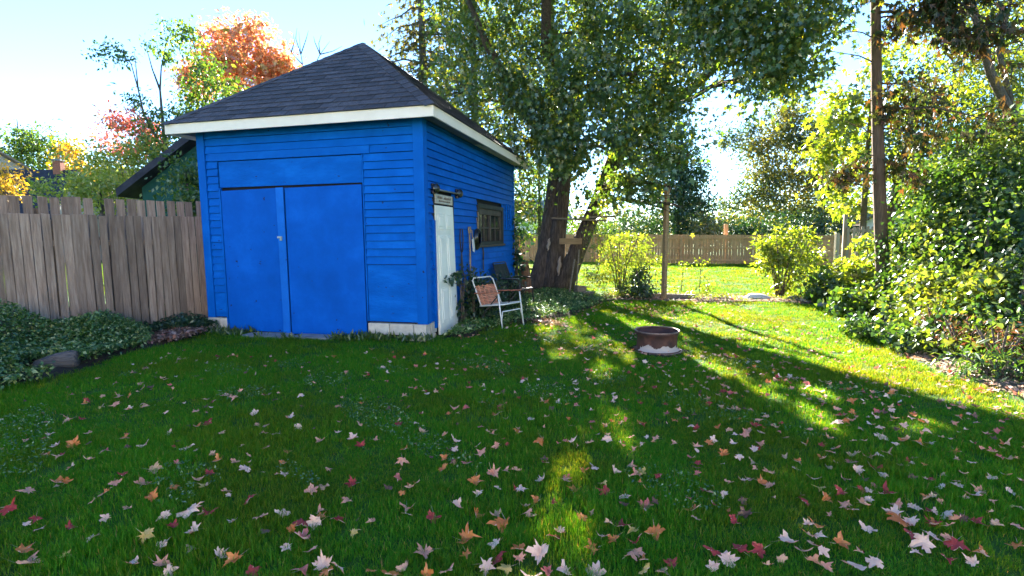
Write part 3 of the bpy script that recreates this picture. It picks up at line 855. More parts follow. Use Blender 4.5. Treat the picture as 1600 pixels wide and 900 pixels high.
def shade(P):
    """True for leaves that stay (no sun fleck below them)"""
    k = P[:, 2] / sun_dir.z
    gx_ = P[:, 0] - sun_dir.x * k; gy_ = P[:, 1] - sun_dir.y * k
    keep_ = np.ones(len(P), bool)
    for cx, cy, rx, ry in GAPS:
        d_ = ((gx_ - cx) / (rx + .07)) ** 2 + ((gy_ - cy) / (ry + .12)) ** 2
        keep_ &= (d_ > 1.1 + rng.normal(0, .3, len(P)) + .35 * np.sin(9 * gx_ + 5 * gy_)) | (rng.random(len(P)) < .06)
    ex = np.interp(gy_, [3.2, 3.7, 4.31, 4.84, 5.64, 8.59, 11.37, 12], [4.75, 4.4, 4.07, 3.76, 3.52, 3.19, 2.24, 2.0])
    keep_ &= ~((gy_ > 3.2) & (gy_ < 12) & (gx_ > ex + .12 * np.sin(gy_ * 2.3) + rng.normal(0, .07, len(P))) & (gx_ < ex + 2.2) & (P[:, 2] > 1.6))
    return keep_


def limb_path(a, b, sag=0.0, n=5, wob=0.08):
    a, b = Vector(a), Vector(b); L_ = (b - a).length
    out = []
    for i in range(n + 1):
        t = i / n
        p = a.lerp(b, t)
        k = math.sin(math.pi * t)
        p += Vector((random.uniform(-1, 1), random.uniform(-1, 1), random.uniform(-1, 1))) * wob * L_ * k * 0.5
        p.z += sag * L_ * k
        out.append(p)
    return out


def tree(name, label, cat, base, stems, lobes, mat, tmpl, size, bark, per=26, sigma=0.28, group=None, droop=0.5, wild=0.7, bias=0.5,
         twig=0.012, limb_r=0.35, nsub=5, stem_n=10, sag=0.05, wob=0.0, extra=None, upn=1.0):
    """stems: list of (points, radii) in world coordinates; lobes: (centre, radii, clusters) in world coordinates"""
    base = Vector(base)
    root = empty(name, base, 0, label, cat, group)
    tb = MB()
    allp = []
    for pts, rad in stems:
        q = [Vector(p) - base for p in pts]
        tb.tube(q, rad, stem_n, wob=wob)
        for i in range(len(q) - 1):
            for k in range(6):
                t_ = k / 6
                allp.append((q[i].lerp(q[i + 1], t_), rad[i] * (1 - t_) + rad[i + 1] * t_))
    tr = tb.build('trunk', bark, root, smooth=True)
    bb = MB(); parts = []
    for c, r_, ncl in lobes:
        c = Vector(c) - base
        cand = [q for q in allp if q[0].z < c.z + 0.2] or allp
        p0, r0 = min(cand, key=lambda q: (q[0] - c).length + 0.35 * max(0, (c - q[0]).z))
        rb = max(twig * 1.5, min(r0 * limb_r, 0.03 * (p0 - c).length + 0.02))
        path = limb_path(p0, c, sag)
        n_ = len(path)
        bb.tube(path, [rb * (1 - 0.6 * i / (n_ - 1)) for i in range(n_)], 6)
        C, d = ell_points(ncl, c, r_, bias)
        for k in range(min(nsub, ncl)):
            q = path[random.randint(n_ // 2, n_ - 1)]
            sp = limb_path(q, Vector(C[k]), 0.04, 3)
            bb.tube(sp, [rb * 0.35, rb * 0.28, rb * 0.2, twig * 0.3], 4)
        pc = np.maximum(4, rng.poisson(per, ncl))
        P = np.repeat(C, pc, 0) + rng.normal(0, 1, (pc.sum(), 3)) * np.array([1, 1, 0.75]) * sigma * np.repeat(np.exp(rng.normal(0, .3, ncl)), pc)[:, None]
        O = np.repeat(d, pc, 0)
        kp = shade(P + np.array(base)); P, O = P[kp], O[kp]
        if not len(P): continue
        parts.append(leaf_arrays(P, O, size, tmpl, droop, wild, upn))
    if bb.v: tag(bb.build('branches', bark, root, smooth=True), kind='stuff')
    V, F = join_arrays(parts)
    V[:, 2] = np.maximum(V[:, 2], 0.02 - base.z)
    cr_ = add('crown', np_mesh('crown', V, F, mat), root)
    tag(cr_, kind='stuff')
    if extra: extra(root)
    return root


def V3(x, y, Yd):
    return atY(x, y, Yd)


# ---- the big maple behind the shed
MBASE = Vector((1.15, 14.9, 0))
def st(pts, rad): return ([Vector(p) for p in pts], rad)
m_stems = [
    st([(0.82, 15.2, -0.1), (0.85, 15.1, 0.35), (1.0, 15.05, 1.2), (1.18, 15.0, 2.4), (1.35, 15.0, 3.6), (1.35, 15.0, 5.2), (1.1, 15.1, 7.4), (0.8, 15.2, 10), (0.6, 15.3, 12.5)], [.42, .32, .26, .235, .22, .2, .17, .12, .05]),
    st([(1.18, 14.9, -0.1), (1.2, 14.88, 0.4), (1.28, 14.85, 1.3), (1.42, 14.85, 2.6), (1.55, 14.9, 3.9), (1.8, 14.8, 5.5), (2.2, 14.4, 8), (2.5, 14.0, 11)], [.38, .29, .235, .21, .195, .17, .13, .05]),
    st([(1.40, 14.7, -0.1), (1.52, 14.65, 0.35), (1.85, 14.55, 1.2), (2.35, 14.5, 2.4), (2.75, 14.4, 3.5), (3.3, 14.0, 4.7), (4.3, 13.2, 6.2), (5.4, 12.3, 7.8), (6.2, 11.6, 9.2)], [.38, .29, .235, .21, .19, .17, .14, .1, .05]),
    st([(2.75, 14.4, 3.5), (3.4, 14.0, 4.2), (4.3, 13.0, 5.0), (5.2, 11.6, 5.9), (5.9, 10.3, 6.6)], [.16, .14, .12, .08, .03]),
    st([(1.55, 14.9, 3.9), (1.9, 13.8, 4.9), (2.3, 12.6, 5.3), (2.8, 11.6, 5.0)], [.15, .11, .08, .03]),
    st([(1.35, 15.0, 3.6), (0.4, 14.8, 5.0), (-0.6, 14.4, 6.6), (-1.4, 14.0, 8.4)], [.17, .14, .1, .04]),
    st([(1.2, 15.0, 5.5), (0.9, 13.4, 6.4), (0.8, 11.8, 7.4), (0.8, 10.4, 8.2)], [.16, .13, .09, .03]),
]
def lob(x, y, Yd, rx, ry, rz, n):
    p = V3(x, y, Yd); return ((p.x, p.y, p.z), (rx, ry, rz), n)
m_lobes = [
    # hanging skirts facing the yard (surveyed through the photograph)
    lob(905, 225, 12.4, 1.0, 0.9, 0.7, 46), lob(980, 215, 11.8, 0.85, 0.8, 0.8, 46), lob(1030, 235, 11.5, 0.55, 0.6, 0.6, 28),
    lob(985, 285, 12.0, 0.60, 0.6, 0.42, 22), lob(1046, 292, 11.4, 0.26, 0.3, 0.30, 9), lob(1055, 320, 11.6, 0.2, 0.25, 0.22, 6), lob(1070, 245, 11.4, 0.30, 0.35, 0.4, 10),
    lob(840, 190, 13.4, 1.0, 1.0, 0.9, 44), lob(790, 160, 14.0, 1.0, 1.0, 0.9, 42), lob(830, 225, 14.0, 0.75, 0.8, 0.55, 24), lob(955, 295, 12.6, 0.42, 0.5, 0.4, 12),
    lob(900, 140, 12.8, 1.2, 1.0, 1.0, 56), lob(985, 135, 12.2, 1.1, 1.0, 0.9, 54), lob(820, 95, 14.0, 1.4, 1.2, 1.2, 60), lob(1040, 160, 11.8, 0.6, 0.6, 0.6, 26), lob(860, 250, 13.6, 0.6, 0.6, 0.35, 14),
    lob(735, 80, 15.0, 1.1, 1.1, 1.1, 40), lob(930, 55, 13.4, 1.5, 1.2, 1.1, 64), lob(1010, 50, 12.4, 1.1, 1.0, 0.9, 48), lob(700, 150, 15.4, 0.8, 0.8, 0.8, 20), lob(760, 225, 14.6, 0.5, 0.6, 0.5, 10),
    lob(850, 0, 14.6, 1.8, 1.4, 1.3, 66), lob(730, -10, 15.4, 1.4, 1.2, 1.2, 44), lob(960, -25, 13.8, 1.7, 1.4, 1.2, 60),
    # bough reaching over the lawn to the right
    lob(1090, 25, 11.2, 0.9, 0.9, 0.55, 40), lob(1150, 45, 10.6, 0.85, 0.9, 0.6, 44), lob(1215, 60, 10.2, 0.75, 0.8, 0.6, 38), lob(1195, 120, 10.2, 0.42, 0.5, 0.38, 16),
    lob(1235, 115, 10.2, 0.5, 0.6, 0.42, 20), lob(1085, 92, 11.0, 0.30, 0.35, 0.30, 9), lob(1280, 30, 9.8, 0.5, 0.6, 0.35, 16), lob(1120, -30, 10.8, 1.2, 1.2, 0.7, 44),
    lob(1220, -30, 10.0, 1.0, 1.0, 0.7, 32),
    # the upper crown, above the frame
    ((1.0, 14.5, 9.6), (2.6, 2.4, 1.7), 100), ((-1.2, 13.8, 9.2), (2.0, 2.0, 1.6), 70), ((3.6, 13.2, 9.4), (2.2, 2.2, 1.5), 76),
    ((1.0, 14.8, 12.0), (2.4, 2.4, 1.5), 70), ((0.9, 11.6, 8.4), (1.8, 1.7, 1.3), 52), ((3.0, 11.4, 8.2), (1.6, 1.6, 1.2), 44), ((-0.6, 11.9, 7.6), (1.3, 1.5, 1.0), 28),
]
def maple_extra(root):
    for (a, b, wv, hv) in (((1.28, 14.48, 0.45), (1.34, 14.52, 1.0), .065, .34), ((1.0, 14.60, 1.15), (1.05, 14.58, 1.5), .055, .12)):
        A_, B_ = Vector(a) - MBASE, Vector(b) - MBASE
        MB().tube([A_.lerp(B_, k / 8) + Vector((.015 * math.sin(k * 1.7), -.03 * math.sin(math.pi * k / 8), 0)) for k in range(9)], [max(.008, wv * .85 * math.sin(math.pi * k / 8) ** .6) for k in range(9)], 16, wob=.0).build('bark_scar', M['scar'], root, smooth=True)
tree('maple_tree', 'big green maple with three leaning trunks behind the shed', 'tree', MBASE, m_stems, m_lobes, M['leaf_maple'], T_MAPLE, 0.100, M['bark'],
     per=46, sigma=0.27, droop=1.0, wild=0.6, bias=0.45, stem_n=14, wob=0.07, extra=maple_extra, nsub=12)

# boards wedged between the maple's trunks
def board(name, a, b, wx, wy, mat, label, cat='board'):
    a, b = Vector(a), Vector(b)
    mid = (a + b) / 2
    o = MB().bar(a - mid, b - mid, wx, wy).build(name, mat, None, bevel=0.004); o.location = mid
    return tag(o, label, cat)
p1, p2 = V3(862, 341, 14.35), V3(948, 345, 14.15)
board('board', p1, p2, 0.26, 0.04, M['old_wood'], 'long grey board laid across the forks of the maple trunks')
p1, p2 = V3(905, 340, 14.0), V3(962, 338, 13.9)
board('branch_stub', p1, p2, 0.05, 0.05, M['old_wood'], 'thin grey stick poking out beside the long board in the maple', 'stick')
p1, p2 = V3(874, 377, 14.2), V3(909, 377, 14.2)
board('board', p1, p2, 0.06, 0.16, M['tan_wood'], 'short tan board nailed between the maple trunks')
# stakes and blocks beside the maple
for (x0, y0, x1, y1, Yb, lab) in ((889, 462, 898, 405, 14.0, 'dark thin stake leaning beside the maple trunk'), (900, 460, 905, 390, 13.9, 'pale tall stake leaning on the maple trunk above the wooden block')):
    a = gnd(x0, y0); b_ = atY(x1, y1, a.y + 0.25)
    board('garden_stake', a, b_, 0.035, 0.035, M['old_wood'], lab, 'stake')
p = gnd(906, 462)
o = MB().box(-.13, .13, -.12, .12, 0, 0.26).build('wood_block', M['old_wood'], None, bevel=0.012); o.location = p; o.rotation_euler = (0, 0.06, 0.3); tag(o, 'dark wooden block standing at the foot of the leaning stakes', 'block')
p = gnd(920, 466)
o = MB().box(-.12, .12, -.10, .10, 0, 0.17).build('wood_block', M['old_wood'], None, bevel=0.012); o.location = p; o.rotation_euler = (0, 0, -0.4); tag(o, 'low wooden block beside the standing block near the maple', 'block')

# ---- wooden post in the lawn
pp = gnd(1037, 470)
o = MB().box(-.048, .048, -.048, .048, -0.1, 2.75).build('wooden_post', M['tan_wood'], None, bevel=0.008); o.location = (pp.x, pp.y, 0); o.rotation_euler = (0, R(0.8), 0.5)
tag(o, 'square wooden post standing under the maple leaves', 'post')


def simple_tree(name, label, cat, px, Yd, ztop, mat, tmpl, size, bark, lobes, per=22, sigma=0.35, r0=0.18, lean=0.0, group=None, zb=0.0, **kw):
    """trunk at pixel column px, depth Yd; lobes given as (x px, y px, dY, rx m, rz m, clusters)"""
    b = atY(px, 366, Yd); base = Vector((b.x, Yd, zb))
    h = ztop
    stems = [([base + Vector((lean * t_ * h, random.uniform(-.1, .1) * (t_ > 0), -0.1 + t_ * h)) for t_ in (0, .12, .3, .55, .8, 1)], [r0 * 1.3, r0, r0 * .8, r0 * .6, r0 * .35, r0 * .1])]
    L_ = []
    for x, y, dY, rx, rz, n in lobes:
        p = atY(x, y, Yd + dY); L_.append(((p.x, p.y, p.z), (rx, rx, rz), n))
    return tree(name, label, cat, base, stems, L_, mat, tmpl, size, bark, per=per, sigma=sigma, group=group, **kw)


# ---- conifer behind the shed, left of the maple
def conifer(name, label, px, Yd, h, zlow, rmax, mat, bark, size, nwh, per, r0=0.16, group=None, sig=0.22, cat='tree'):
    b = atY(px, 366, Yd); base = Vector((b.x, Yd, 0))
    root = empty(name, base, 0, label, cat, group)
    MB().tube([(0, 0, -.1), (0.02, 0, h * .3), (-.03, .02, h * .65), (0, 0, h)], [r0 * 1.2, r0, r0 * .6, .02], 10).build('trunk', bark, root, smooth=True)
    bb = MB(); parts = []
    for i in range(nwh):
        t_ = i / (nwh - 1)
        z = zlow + (h - zlow - .2) * t_
        rad = rmax * (1 - t_) ** 0.75 + 0.15
        for k in range(random.randint(4, 6)):
            th = random.uniform(0, 2 * math.pi); rr_ = rad * random.uniform(.65, 1.1)
            tip = Vector((math.cos(th) * rr_, math.sin(th) * rr_, z - rr_ * random.uniform(.12, .38)))
            path = limb_path((0, 0, z), tip, 0.06, 4)
            bb.tube(path, [.04, .032, .022, .014, .006], 4)
            n = int(per * rr_ / rmax) + 8
            s = rng.random(n) ** 0.7
            P = np.array([list(path[min(3, int(q * 4))].lerp(path[min(4, int(q * 4) + 1)], q * 4 - int(q * 4) if q < 1 else 1)) for q in s])
            P += rng.normal(0, sig, (n, 3)) * np.array([1, 1, .8]) * (0.35 + s[:, None] * .8)
            P = P[shade(P + np.array(base))]; n = len(P)
            if not n: continue
            out = np.tile(np.array([math.cos(th), math.sin(th), 0]), (n, 1))
            parts.append(leaf_arrays(P, out, size, T_SPRAY, 0.6, 0.5))
    tag(bb.build('branches', bark, root, smooth=True), kind='stuff')
    V, F = join_arrays(parts)
    tag(add('crown', np_mesh('crown', V, F, mat), root), kind='stuff')
    return root


conifer('spruce_tree', 'tall thin-needled conifer rising behind the shed roof', 668, 20, 17, 2.5, 3.4, M['needle'], M['bark_grey'], 0.26, 30, 75, r0=0.17)
conifer('spruce_tree', 'second conifer between the shed roof and the maple, mostly in the glare', 745, 23, 18, 3.0, 3.4, M['needle'], M['bark_grey'], 0.28, 28, 65, r0=0.18)

# ---- leafy tree just behind the back corner of the shed
simple_tree('young_tree', 'slim green tree behind the back corner of the shed', 'tree', 843, 19, 5.2, M['leaf_small'], T_OVAL, 0.12, M['bark_grey'],
            [(835, 300, 0, 1.0, .9, 34), (860, 330, -.3, .7, .7, 22), (815, 330, 0, .6, .8, 20), (845, 260, 0, 1.0, .8, 30), (820, 370, .2, .5, .5, 12), (870, 285, .5, .8, .8, 22)], per=24, sigma=.22, r0=.09)

# ---- beyond the far fence
simple_tree('evergreen_tree', 'dark dense evergreen behind the far fence, right of the maple', 'tree', 1062, 40, 9.5, M['leaf_dark'], T_OVAL, 0.22, M['bark_grey'],
            [(1062, 215, 0, 1.0, 1.2, 26), (1055, 250, 0, 1.7, 1.4, 50), (1065, 295, -.5, 2.2, 1.5, 70), (1050, 335, 0, 2.3, 1.5, 60), (1085, 330, -.5, 1.6, 1.3, 40), (1030, 300, .5, 1.6, 1.6, 34), (1075, 360, 0, 2.2, 1.0, 40), (1085, 270, 0, 1.2, 1.3, 30), (1040, 260, 0, 1.4, 1.3, 34)], per=40, sigma=.4, r0=.25)
simple_tree('broad_tree', 'broad tree with yellowing olive top beyond the far fence', 'tree', 1283, 44, 9.5, M['leaf_olive'], T_OVAL, 0.26, M['bark'],
            [(1230, 180, 0, 2.0, 1.6, 44), (1180, 225, 0, 1.9, 1.8, 46), (1250, 220, -.6, 2.6, 2.0, 70), (1300, 210, 0, 2.2, 2.0, 54), (1200, 275, -.6, 2.6, 1.7, 64), (1270, 280, -1, 2.6, 1.8, 64), (1320, 280, 0, 2.0, 2.0, 44), (1175, 315, 0, 2.0, 1.3, 36), (1240, 325, -.6, 2.6, 1.3, 50), (1305, 330, 0, 2.0, 1.2, 34), (1142, 218, 0, .9, .9, 14)],
            per=46, sigma=.5, r0=.32)
for i, (px, Yd, rx, zt, mt, lab) in enumerate(((1100, 36, 1.3, 3.0, 'leaf_olive', 'dull grey-green bush peeping over the far fence by the tall post'), (1150, 38, 1.5, 2.8, 'leaf_dark', 'dark bush over the far fence, right of the tall post'),
                                            (1195, 37, 1.8, 3.1, 'leaf_dark', 'wide dark bush over the far fence, below the olive tree'), (1250, 36, 1.7, 2.8, 'leaf_dark', 'dark bush over the far fence left of the olive tree trunk'),
                                            (1325, 34, 1.8, 3.4, 'leaf_dark', 'tall dark bush over the far fence behind the picket fence'), (985, 41, 1.9, 3.4, 'leaf_dark', 'dark bush over the far fence behind the yellow shrub'), (930, 44, 2.2, 3.2, 'leaf_small', 'light green bush over the far fence behind the leaning trunk'),
                                            (870, 47, 2.0, 3.4, 'leaf_small', 'light green bush far behind the maple trunks'))):
    b = atY(px, 366, Yd)
    tree('fence_bush', lab, 'bush', (b.x, Yd, 0), [([(b.x, Yd, -.1), (b.x, Yd, 1.0), (b.x + .1, Yd, zt * .7)], [.08, .06, .02])],
         [((b.x, Yd, zt * .62), (rx, rx * .8, zt * .36), 44), ((b.x + rx * .4, Yd, zt * .4), (rx * .8, rx * .7, zt * .3), 24)], M[mt], T_OVAL, 0.2, M['bark_grey'], per=24, sigma=.3, group='bushes behind the far fence')

# ---- shrubs between the two lawns
def shrub(name, label, base, stems_n, lobes, mat, tmpl, size, per, sigma, bark='bark_grey', cat='shrub', group=None, h=1.2, spread=.5, **kw):
    base = Vector(base)
    st_ = []
    for k in range(stems_n):
        th = 2 * math.pi * k / stems_n + random.uniform(-.4, .4); s = spread * random.uniform(.5, 1.1)
        hh = h * random.uniform(.75, 1.05)
        st_.append(([base + Vector((math.cos(th) * .05, math.sin(th) * .05, -.05)), base + Vector((math.cos(th) * s * .35, math.sin(th) * s * .35, hh * .45)), base + Vector((math.cos(th) * s, math.sin(th) * s, hh))], [.022, .016, .007]))
    return tree(name, label, cat, base, st_, lobes, mat, tmpl, size, M[bark], per=per, sigma=sigma, group=group, stem_n=6, twig=.006, **kw)

def lb(x, y, Yd, r, rz, n): 
    p = atY(x, y, Yd); return ((p.x, p.y, p.z), (r, r, rz), n)
b = gnd(968, 462)
shrub('yellow_shrub', 'tall yellow-green shrub between the maple and the wooden post', b, 7,
      [lb(975, 360, 13.8, .45, .35, 26), lb(945, 380, 13.8, .4, .4, 26), lb(995, 385, 13.8, .45, .4, 30), lb(965, 410, 13.5, .6, .35, 36), lb(1015, 415, 13.6, .35, .35, 18), lb(940, 430, 13.4, .4, .3, 18), lb(985, 440, 13.3, .55, .25, 22)],
      M['leaf_yellow'], T_NARROW, 0.10, 24, .11, h=1.7, spread=.5, droop=.3)
b = gnd(1003, 466)
shrub('dark_shrub', 'small dark-leaved shrub at the foot of the wooden post', b, 6, [lb(1000, 432, 12.9, .28, .28, 22), lb(1003, 452, 12.7, .36, .22, 24), lb(985, 455, 12.8, .22, .2, 12)], M['leaf_dark'], T_OVAL, 0.075, 26, .08, h=.7, spread=.3)
b = gnd(1218, 466)
shrub('yellow_shrub', 'round bright yellow-green shrub in front of the far fence', b, 8,
      [lb(1240, 372, 12.9, .5, .32, 36), lb(1205, 385, 12.9, .42, .35, 32), lb(1262, 400, 12.9, .36, .35, 28), lb(1225, 408, 12.6, .5, .35, 36), lb(1198, 415, 12.8, .25, .25, 14), lb(1240, 438, 12.6, .42, .25, 24)],
      M['leaf_yellow'], T_OVAL, 0.095, 22, .10, h=1.5, spread=.55, droop=.2)
for (px, py, hh, lab) in ((1064, 462, .85, 'thin pale-leaved sapling just right of the wooden post'), (1092, 463, .95, 'taller thin sapling with pale leaves beside the first sapling'), (1104, 464, .4, 'low pale-leaved sapling at the edge of the litter strip')):
    b = gnd(px, py)
    tree('sapling', lab, 'sapling', b, [([b, b + Vector((.02, 0, hh * .5)), b + Vector((.05, .02, hh))], [.012, .009, .004])],
         [((b.x + .03, b.y, hh * .95), (.10, .10, .12), 5), ((b.x, b.y, hh * .65), (.13, .13, .12), 4), ((b.x, b.y, hh * .25), (.24, .24, .1), 7)], M['leaf_yellow'], T_OVAL, 0.07, M['bark_grey'], per=7, sigma=.08, stem_n=6, twig=.004)
for (px, py, r_, h_, mt, lab) in ((1290, 475, .5, .6, 'leaf_small', 'leafy low bush right of the round yellow shrub'), (1318, 468, .45, .9, 'leaf_yellow', 'yellow-green bush at the foot of the picket fence'), (1350, 485, .5, 1.1, 'leaf_yellow', 'bright yellow-green bush beside the bare trunk'),
                                 (1335, 495, .4, .5, 'leaf_small', 'low green bush in front of the picket fence bushes'), (1362, 470, .5, 1.5, 'leaf_yellow', 'tall yellow-green bush climbing before the picket fence')):
    b = gnd(px, py)
    shrub('boundary_bush', lab, b, 5, [((b.x, b.y, h_ * .6), (r_, r_, h_ * .45), 40), ((b.x + .1, b.y, h_ * .3), (r_, r_, h_ * .28), 26)], M[mt], T_HEART, 0.085, 20, .10, h=h_ * .9, spread=r_ * .7, group='bushes at the right boundary', cat='bush')

# ---- right-hand boundary: bare-trunked cedar, vine hedge, trees behind it
CB = gnd(1380, 492); CB.z = 0
def wp(x, y, Yd): return atY(x, y, Yd)
def cedar():
    root = empty('cedar_tree', CB, 0, 'tall cedar with a bare straight trunk and browning sprays', 'tree')
    pts = [CB + Vector((0, 0, -.1)), wp(1379, 430, CB.y), wp(1374, 300, CB.y), wp(1370, 150, CB.y), wp(1368, 0, CB.y), wp(1366, -180, CB.y), wp(1366, -420, CB.y)]
    bb = MB(); parts = []
    bb.tube([p - CB for p in pts], [.15, .115, .105, .09, .08, .06, .03], 12, wob=.04)
    def bough(a, b, r0, n, spread, dead=False, dens=1.0):
        path = limb_path(a - CB, b - CB, 0.05, 6, .06)
        bb.tube(path, [r0 * (1 - .12 * i) for i in range(7)], 5)
        for k in range(n):
            q = path[random.randint(1, 6)]
            t_ = q + Vector((random.uniform(-.4, .5), random.uniform(-.5, .4), random.uniform(-.45, .15))) * spread
            tw = limb_path(q, t_, 0.05, 2)
            bb.tube(tw, [r0 * .3, r0 * .2, .002], 4)
            if not dead:
                m_ = int(27 * dens)
                P = np.array([list(tw[1].lerp(tw[2], random.random())) for _ in range(m_)]) + rng.normal(0, .09, (m_, 3))
                parts.append(leaf_arrays(P, np.tile([.3, -.3, -.2], (m_, 1)), .15, T_SPRAY, .8, .5))
    yb = CB.y
    for (x0, y0, x1, y1, Y1, r0, n, sp, dead, de) in (
            (1369, 60, 1300, 52, yb - .3, .014, 5, .5, True, 1), (1370, 100, 1285, 78, yb, .014, 5, .5, True, 1), (1371, 150, 1420, 118, yb - .8, .02, 6, .6, False, .5),
            (1371, 130, 1480, 148, yb - .8, .02, 8, .7, False, .6), (1368, 20, 1520, 60, yb - 1.6, .03, 20, 1.0, False, 1), (1368, -40, 1600, 60, yb - 2.2, .03, 26, 1.1, False, 1.1),
            (1368, -70, 1480, -10, yb - 1.2, .03, 22, 1.0, False, 1.1), (1368, -90, 1570, 10, yb - 2.0, .03, 24, 1.0, False, 1.1), (1372, 200, 1450, 215, yb - .3, .018, 8, .6, False, .7),
            (1372, 215, 1320, 190, yb + .3, .014, 6, .5, True, 1), (1374, 265, 1300, 272, yb - .2, .018, 11, .5, False, .9), (1374, 250, 1440, 280, yb - .4, .018, 9, .6, False, .8),
            (1368, -30, 1290, -20, yb, .02, 8, .7, False, .7), (1369, 30, 1440, 20, yb - .4, .02, 12, .8, False, .9), (1373, 240, 1250, 300, yb + .2, .012, 4, .4, True, 1),
            (1371, 170, 1560, 190, yb - 1.5, .025, 16, .9, False, .9), (1367, -150, 1500, -120, yb - 1, .03, 22, 1.1, False, 1), (1367, -150, 1260, -110, yb, .03, 20, 1.1, False, 1), (1366, -250, 1420, -260, yb - 1, .03, 24, 1.2, False, 1)):
        bough(wp(x0, y0, yb), wp(x1, y1, Y1), r0, n, sp, dead, de)
    bb.build('trunk', M['bark_red'], root, smooth=True)
    V, F = join_arrays(parts)
    tag(add('crown', np_mesh('crown', V, F, M['needle_brown']), root), kind='stuff')
cedar()

def hed(x, y, Yd, r, rz, n):
    p = atY(x, y, Yd); return ((p.x, p.y, p.z), (r, r, rz), n)
hb = Vector((6.6, 7.6, 0))
hst = [([Vector((x, y, -.1)), Vector((x + .1, y, .9)), Vector((x + .2, y + .1, 1.9))], [.035, .025, .01]) for x, y in ((6.2, 6.4), (6.6, 7.4), (7.0, 8.2), (7.5, 9.2), (6.9, 5.8))]
tree('vine_hedge', 'tall leafy vine-grown hedge along the right edge of the lawn', 'hedge', hb, hst,
     [hed(1425, 385, 9.8, .55, .6, 52), hed(1420, 455, 9.4, .5, .4, 40), hed(1470, 340, 9.4, .6, .6, 60), hed(1465, 420, 8.8, .6, .5, 60), hed(1455, 480, 8.2, .5, .4, 46), hed(1510, 370, 8.6, .65, .6, 70),
      hed(1505, 450, 7.9, .6, .5, 66), hed(1550, 320, 8.6, .7, .7, 70), hed(1555, 420, 7.6, .6, .6, 72), hed(1490, 510, 7.2, .45, .35, 40), hed(1545, 490, 6.9, .5, .45, 60), hed(1600, 360, 7.6, .7, .7, 70),
      hed(1600, 460, 6.8, .6, .55, 66), hed(1590, 540, 6.2, .5, .4, 50), hed(1540, 545, 6.4, .4, .3, 36), hed(1650, 420, 6.8, .8, .7, 50), hed(1650, 520, 6.2, .6, .5, 40), hed(1440, 520, 7.6, .3, .22, 18), hed(1600, 270, 8.4, .8, .6, 56), hed(1510, 290, 9.4, .7, .5, 50),
      hed(1450, 290, 10.2, .6, .5, 36), hed(1560, 230, 9.0, .7, .5, 40), hed(1620, 200, 8.6, .7, .5, 36), hed(1520, 410, 9.0, .7, .6, 50), hed(1590, 430, 8.2, .7, .7, 50)],
     M['leaf_hedge'], T_HEART, 0.064, M['bark_grey'], per=34, sigma=.13, droop=.7, wild=.6, bias=.4, twig=.006)
rw = random.Random(3)
for k, (px, py, lab) in enumerate(((1462, 540, 'reddening weed clump at the foot of the hedge, the one farthest back'), (1500, 560, 'reddening weed clump in the middle of the hedge foot'), (1560, 585, 'reddening weed clump at the hedge foot, nearest the viewer'))):
    b = gnd(px, py)
    shrub('weed_clump', lab, b, 7, [((b.x, b.y, .32), (.22, .22, .26), 26)], M['weed_red'], T_NARROW, 0.06, 12, .07, h=.55, spread=.22, cat='weeds', group='red weeds by the hedge')
b = gnd(1430, 548)
shrub('weed_clump', 'pale green weed clump spilling from the hedge onto the lawn', b, 7, [((b.x, b.y, .14), (.35, .5, .12), 40), ((b.x - .1, b.y + .9, .14), (.3, .5, .12), 34)], M['leaf_hedge'], T_HEART, 0.07, 16, .09, h=.25, spread=.3, cat='weeds')
b = gnd(1560, 598)
shrub('weed_clump', 'tangled low weeds under the near end of the hedge', b, 7, [((b.x, b.y + .1, .15), (.4, .4, .13), 44), ((b.x + .4, b.y - .2, .18), (.4, .4, .15), 34)], M['leaf_hedge'], T_NARROW, 0.09, 16, .09, h=.3, spread=.3, cat='weeds')

simple_tree('maple_tree', 'yellow-green maple with bright leaves behind the bare cedar trunk', 'tree', 1350, 17, 7.5, M['leaf_yellow'], T_MAPLE, 0.17, M['bark_grey'],
            [(1310, 190, 0, .9, .7, 26), (1295, 245, 0, .6, .7, 20), (1340, 150, 0, .9, .6, 22), (1400, 190, 0, 1.0, .8, 28), (1420, 250, 0, .8, .8, 24), (1350, 240, .6, .9, .8, 24), (1310, 295, 0, .4, .4, 8), (1440, 150, .4, 1.0, .8, 24), (1470, 230, 0, .9, .8, 24), (1380, 90, .5, 1.0, .6, 18), (1420, 310, .3, .8, .5, 16), (1335, 320, .5, .7, .4, 12)],
            per=17, sigma=.26, r0=.12, droop=.7)
TB = Vector((12.8, 12.6, 0))
tree('leaning_tree', 'large yellow-green tree with a leaning trunk above the hedge', 'tree', TB,
     [([Vector((13.4, 12.6, -.1)), wp(1640, 290, 12.6), wp(1590, 200, 12.4), wp(1548, 115, 12.2), wp(1525, 30, 12), wp(1500, -80, 12)], [.2, .16, .11, .09, .07, .03]),
      ([wp(1590, 200, 12.4), wp(1560, 80, 12.4), wp(1590, -40, 12.4)], [.07, .05, .02])],
     [lob(1560, 40, 13.0, .9, .9, .7, 30), lob(1595, 130, 13.0, .8, .8, .7, 28), lob(1510, 110, 13.2, .7, .7, .6, 22), lob(1530, 190, 13.2, .8, .8, .6, 26), lob(1490, 30, 13.4, .8, .8, .6, 22), lob(1590, 230, 12.8, .8, .8, .6, 26), lob(1480, 190, 13.6, .7, .7, .6, 18),
      lob(1450, 70, 13.8, .7, .7, .6, 16), lob(1600, -20, 12.6, 1.2, 1, .8, 34), lob(1500, -60, 12.8, 1.2, 1, .8, 30), lob(1640, 80, 12.6, 1.2, 1, 1, 34), lob(1540, 260, 12.8, .9, .8, .5, 26)],
     M['leaf_yellow'], T_OVAL, 0.10, M['bark_grey'], per=38, sigma=.24, droop=.5)
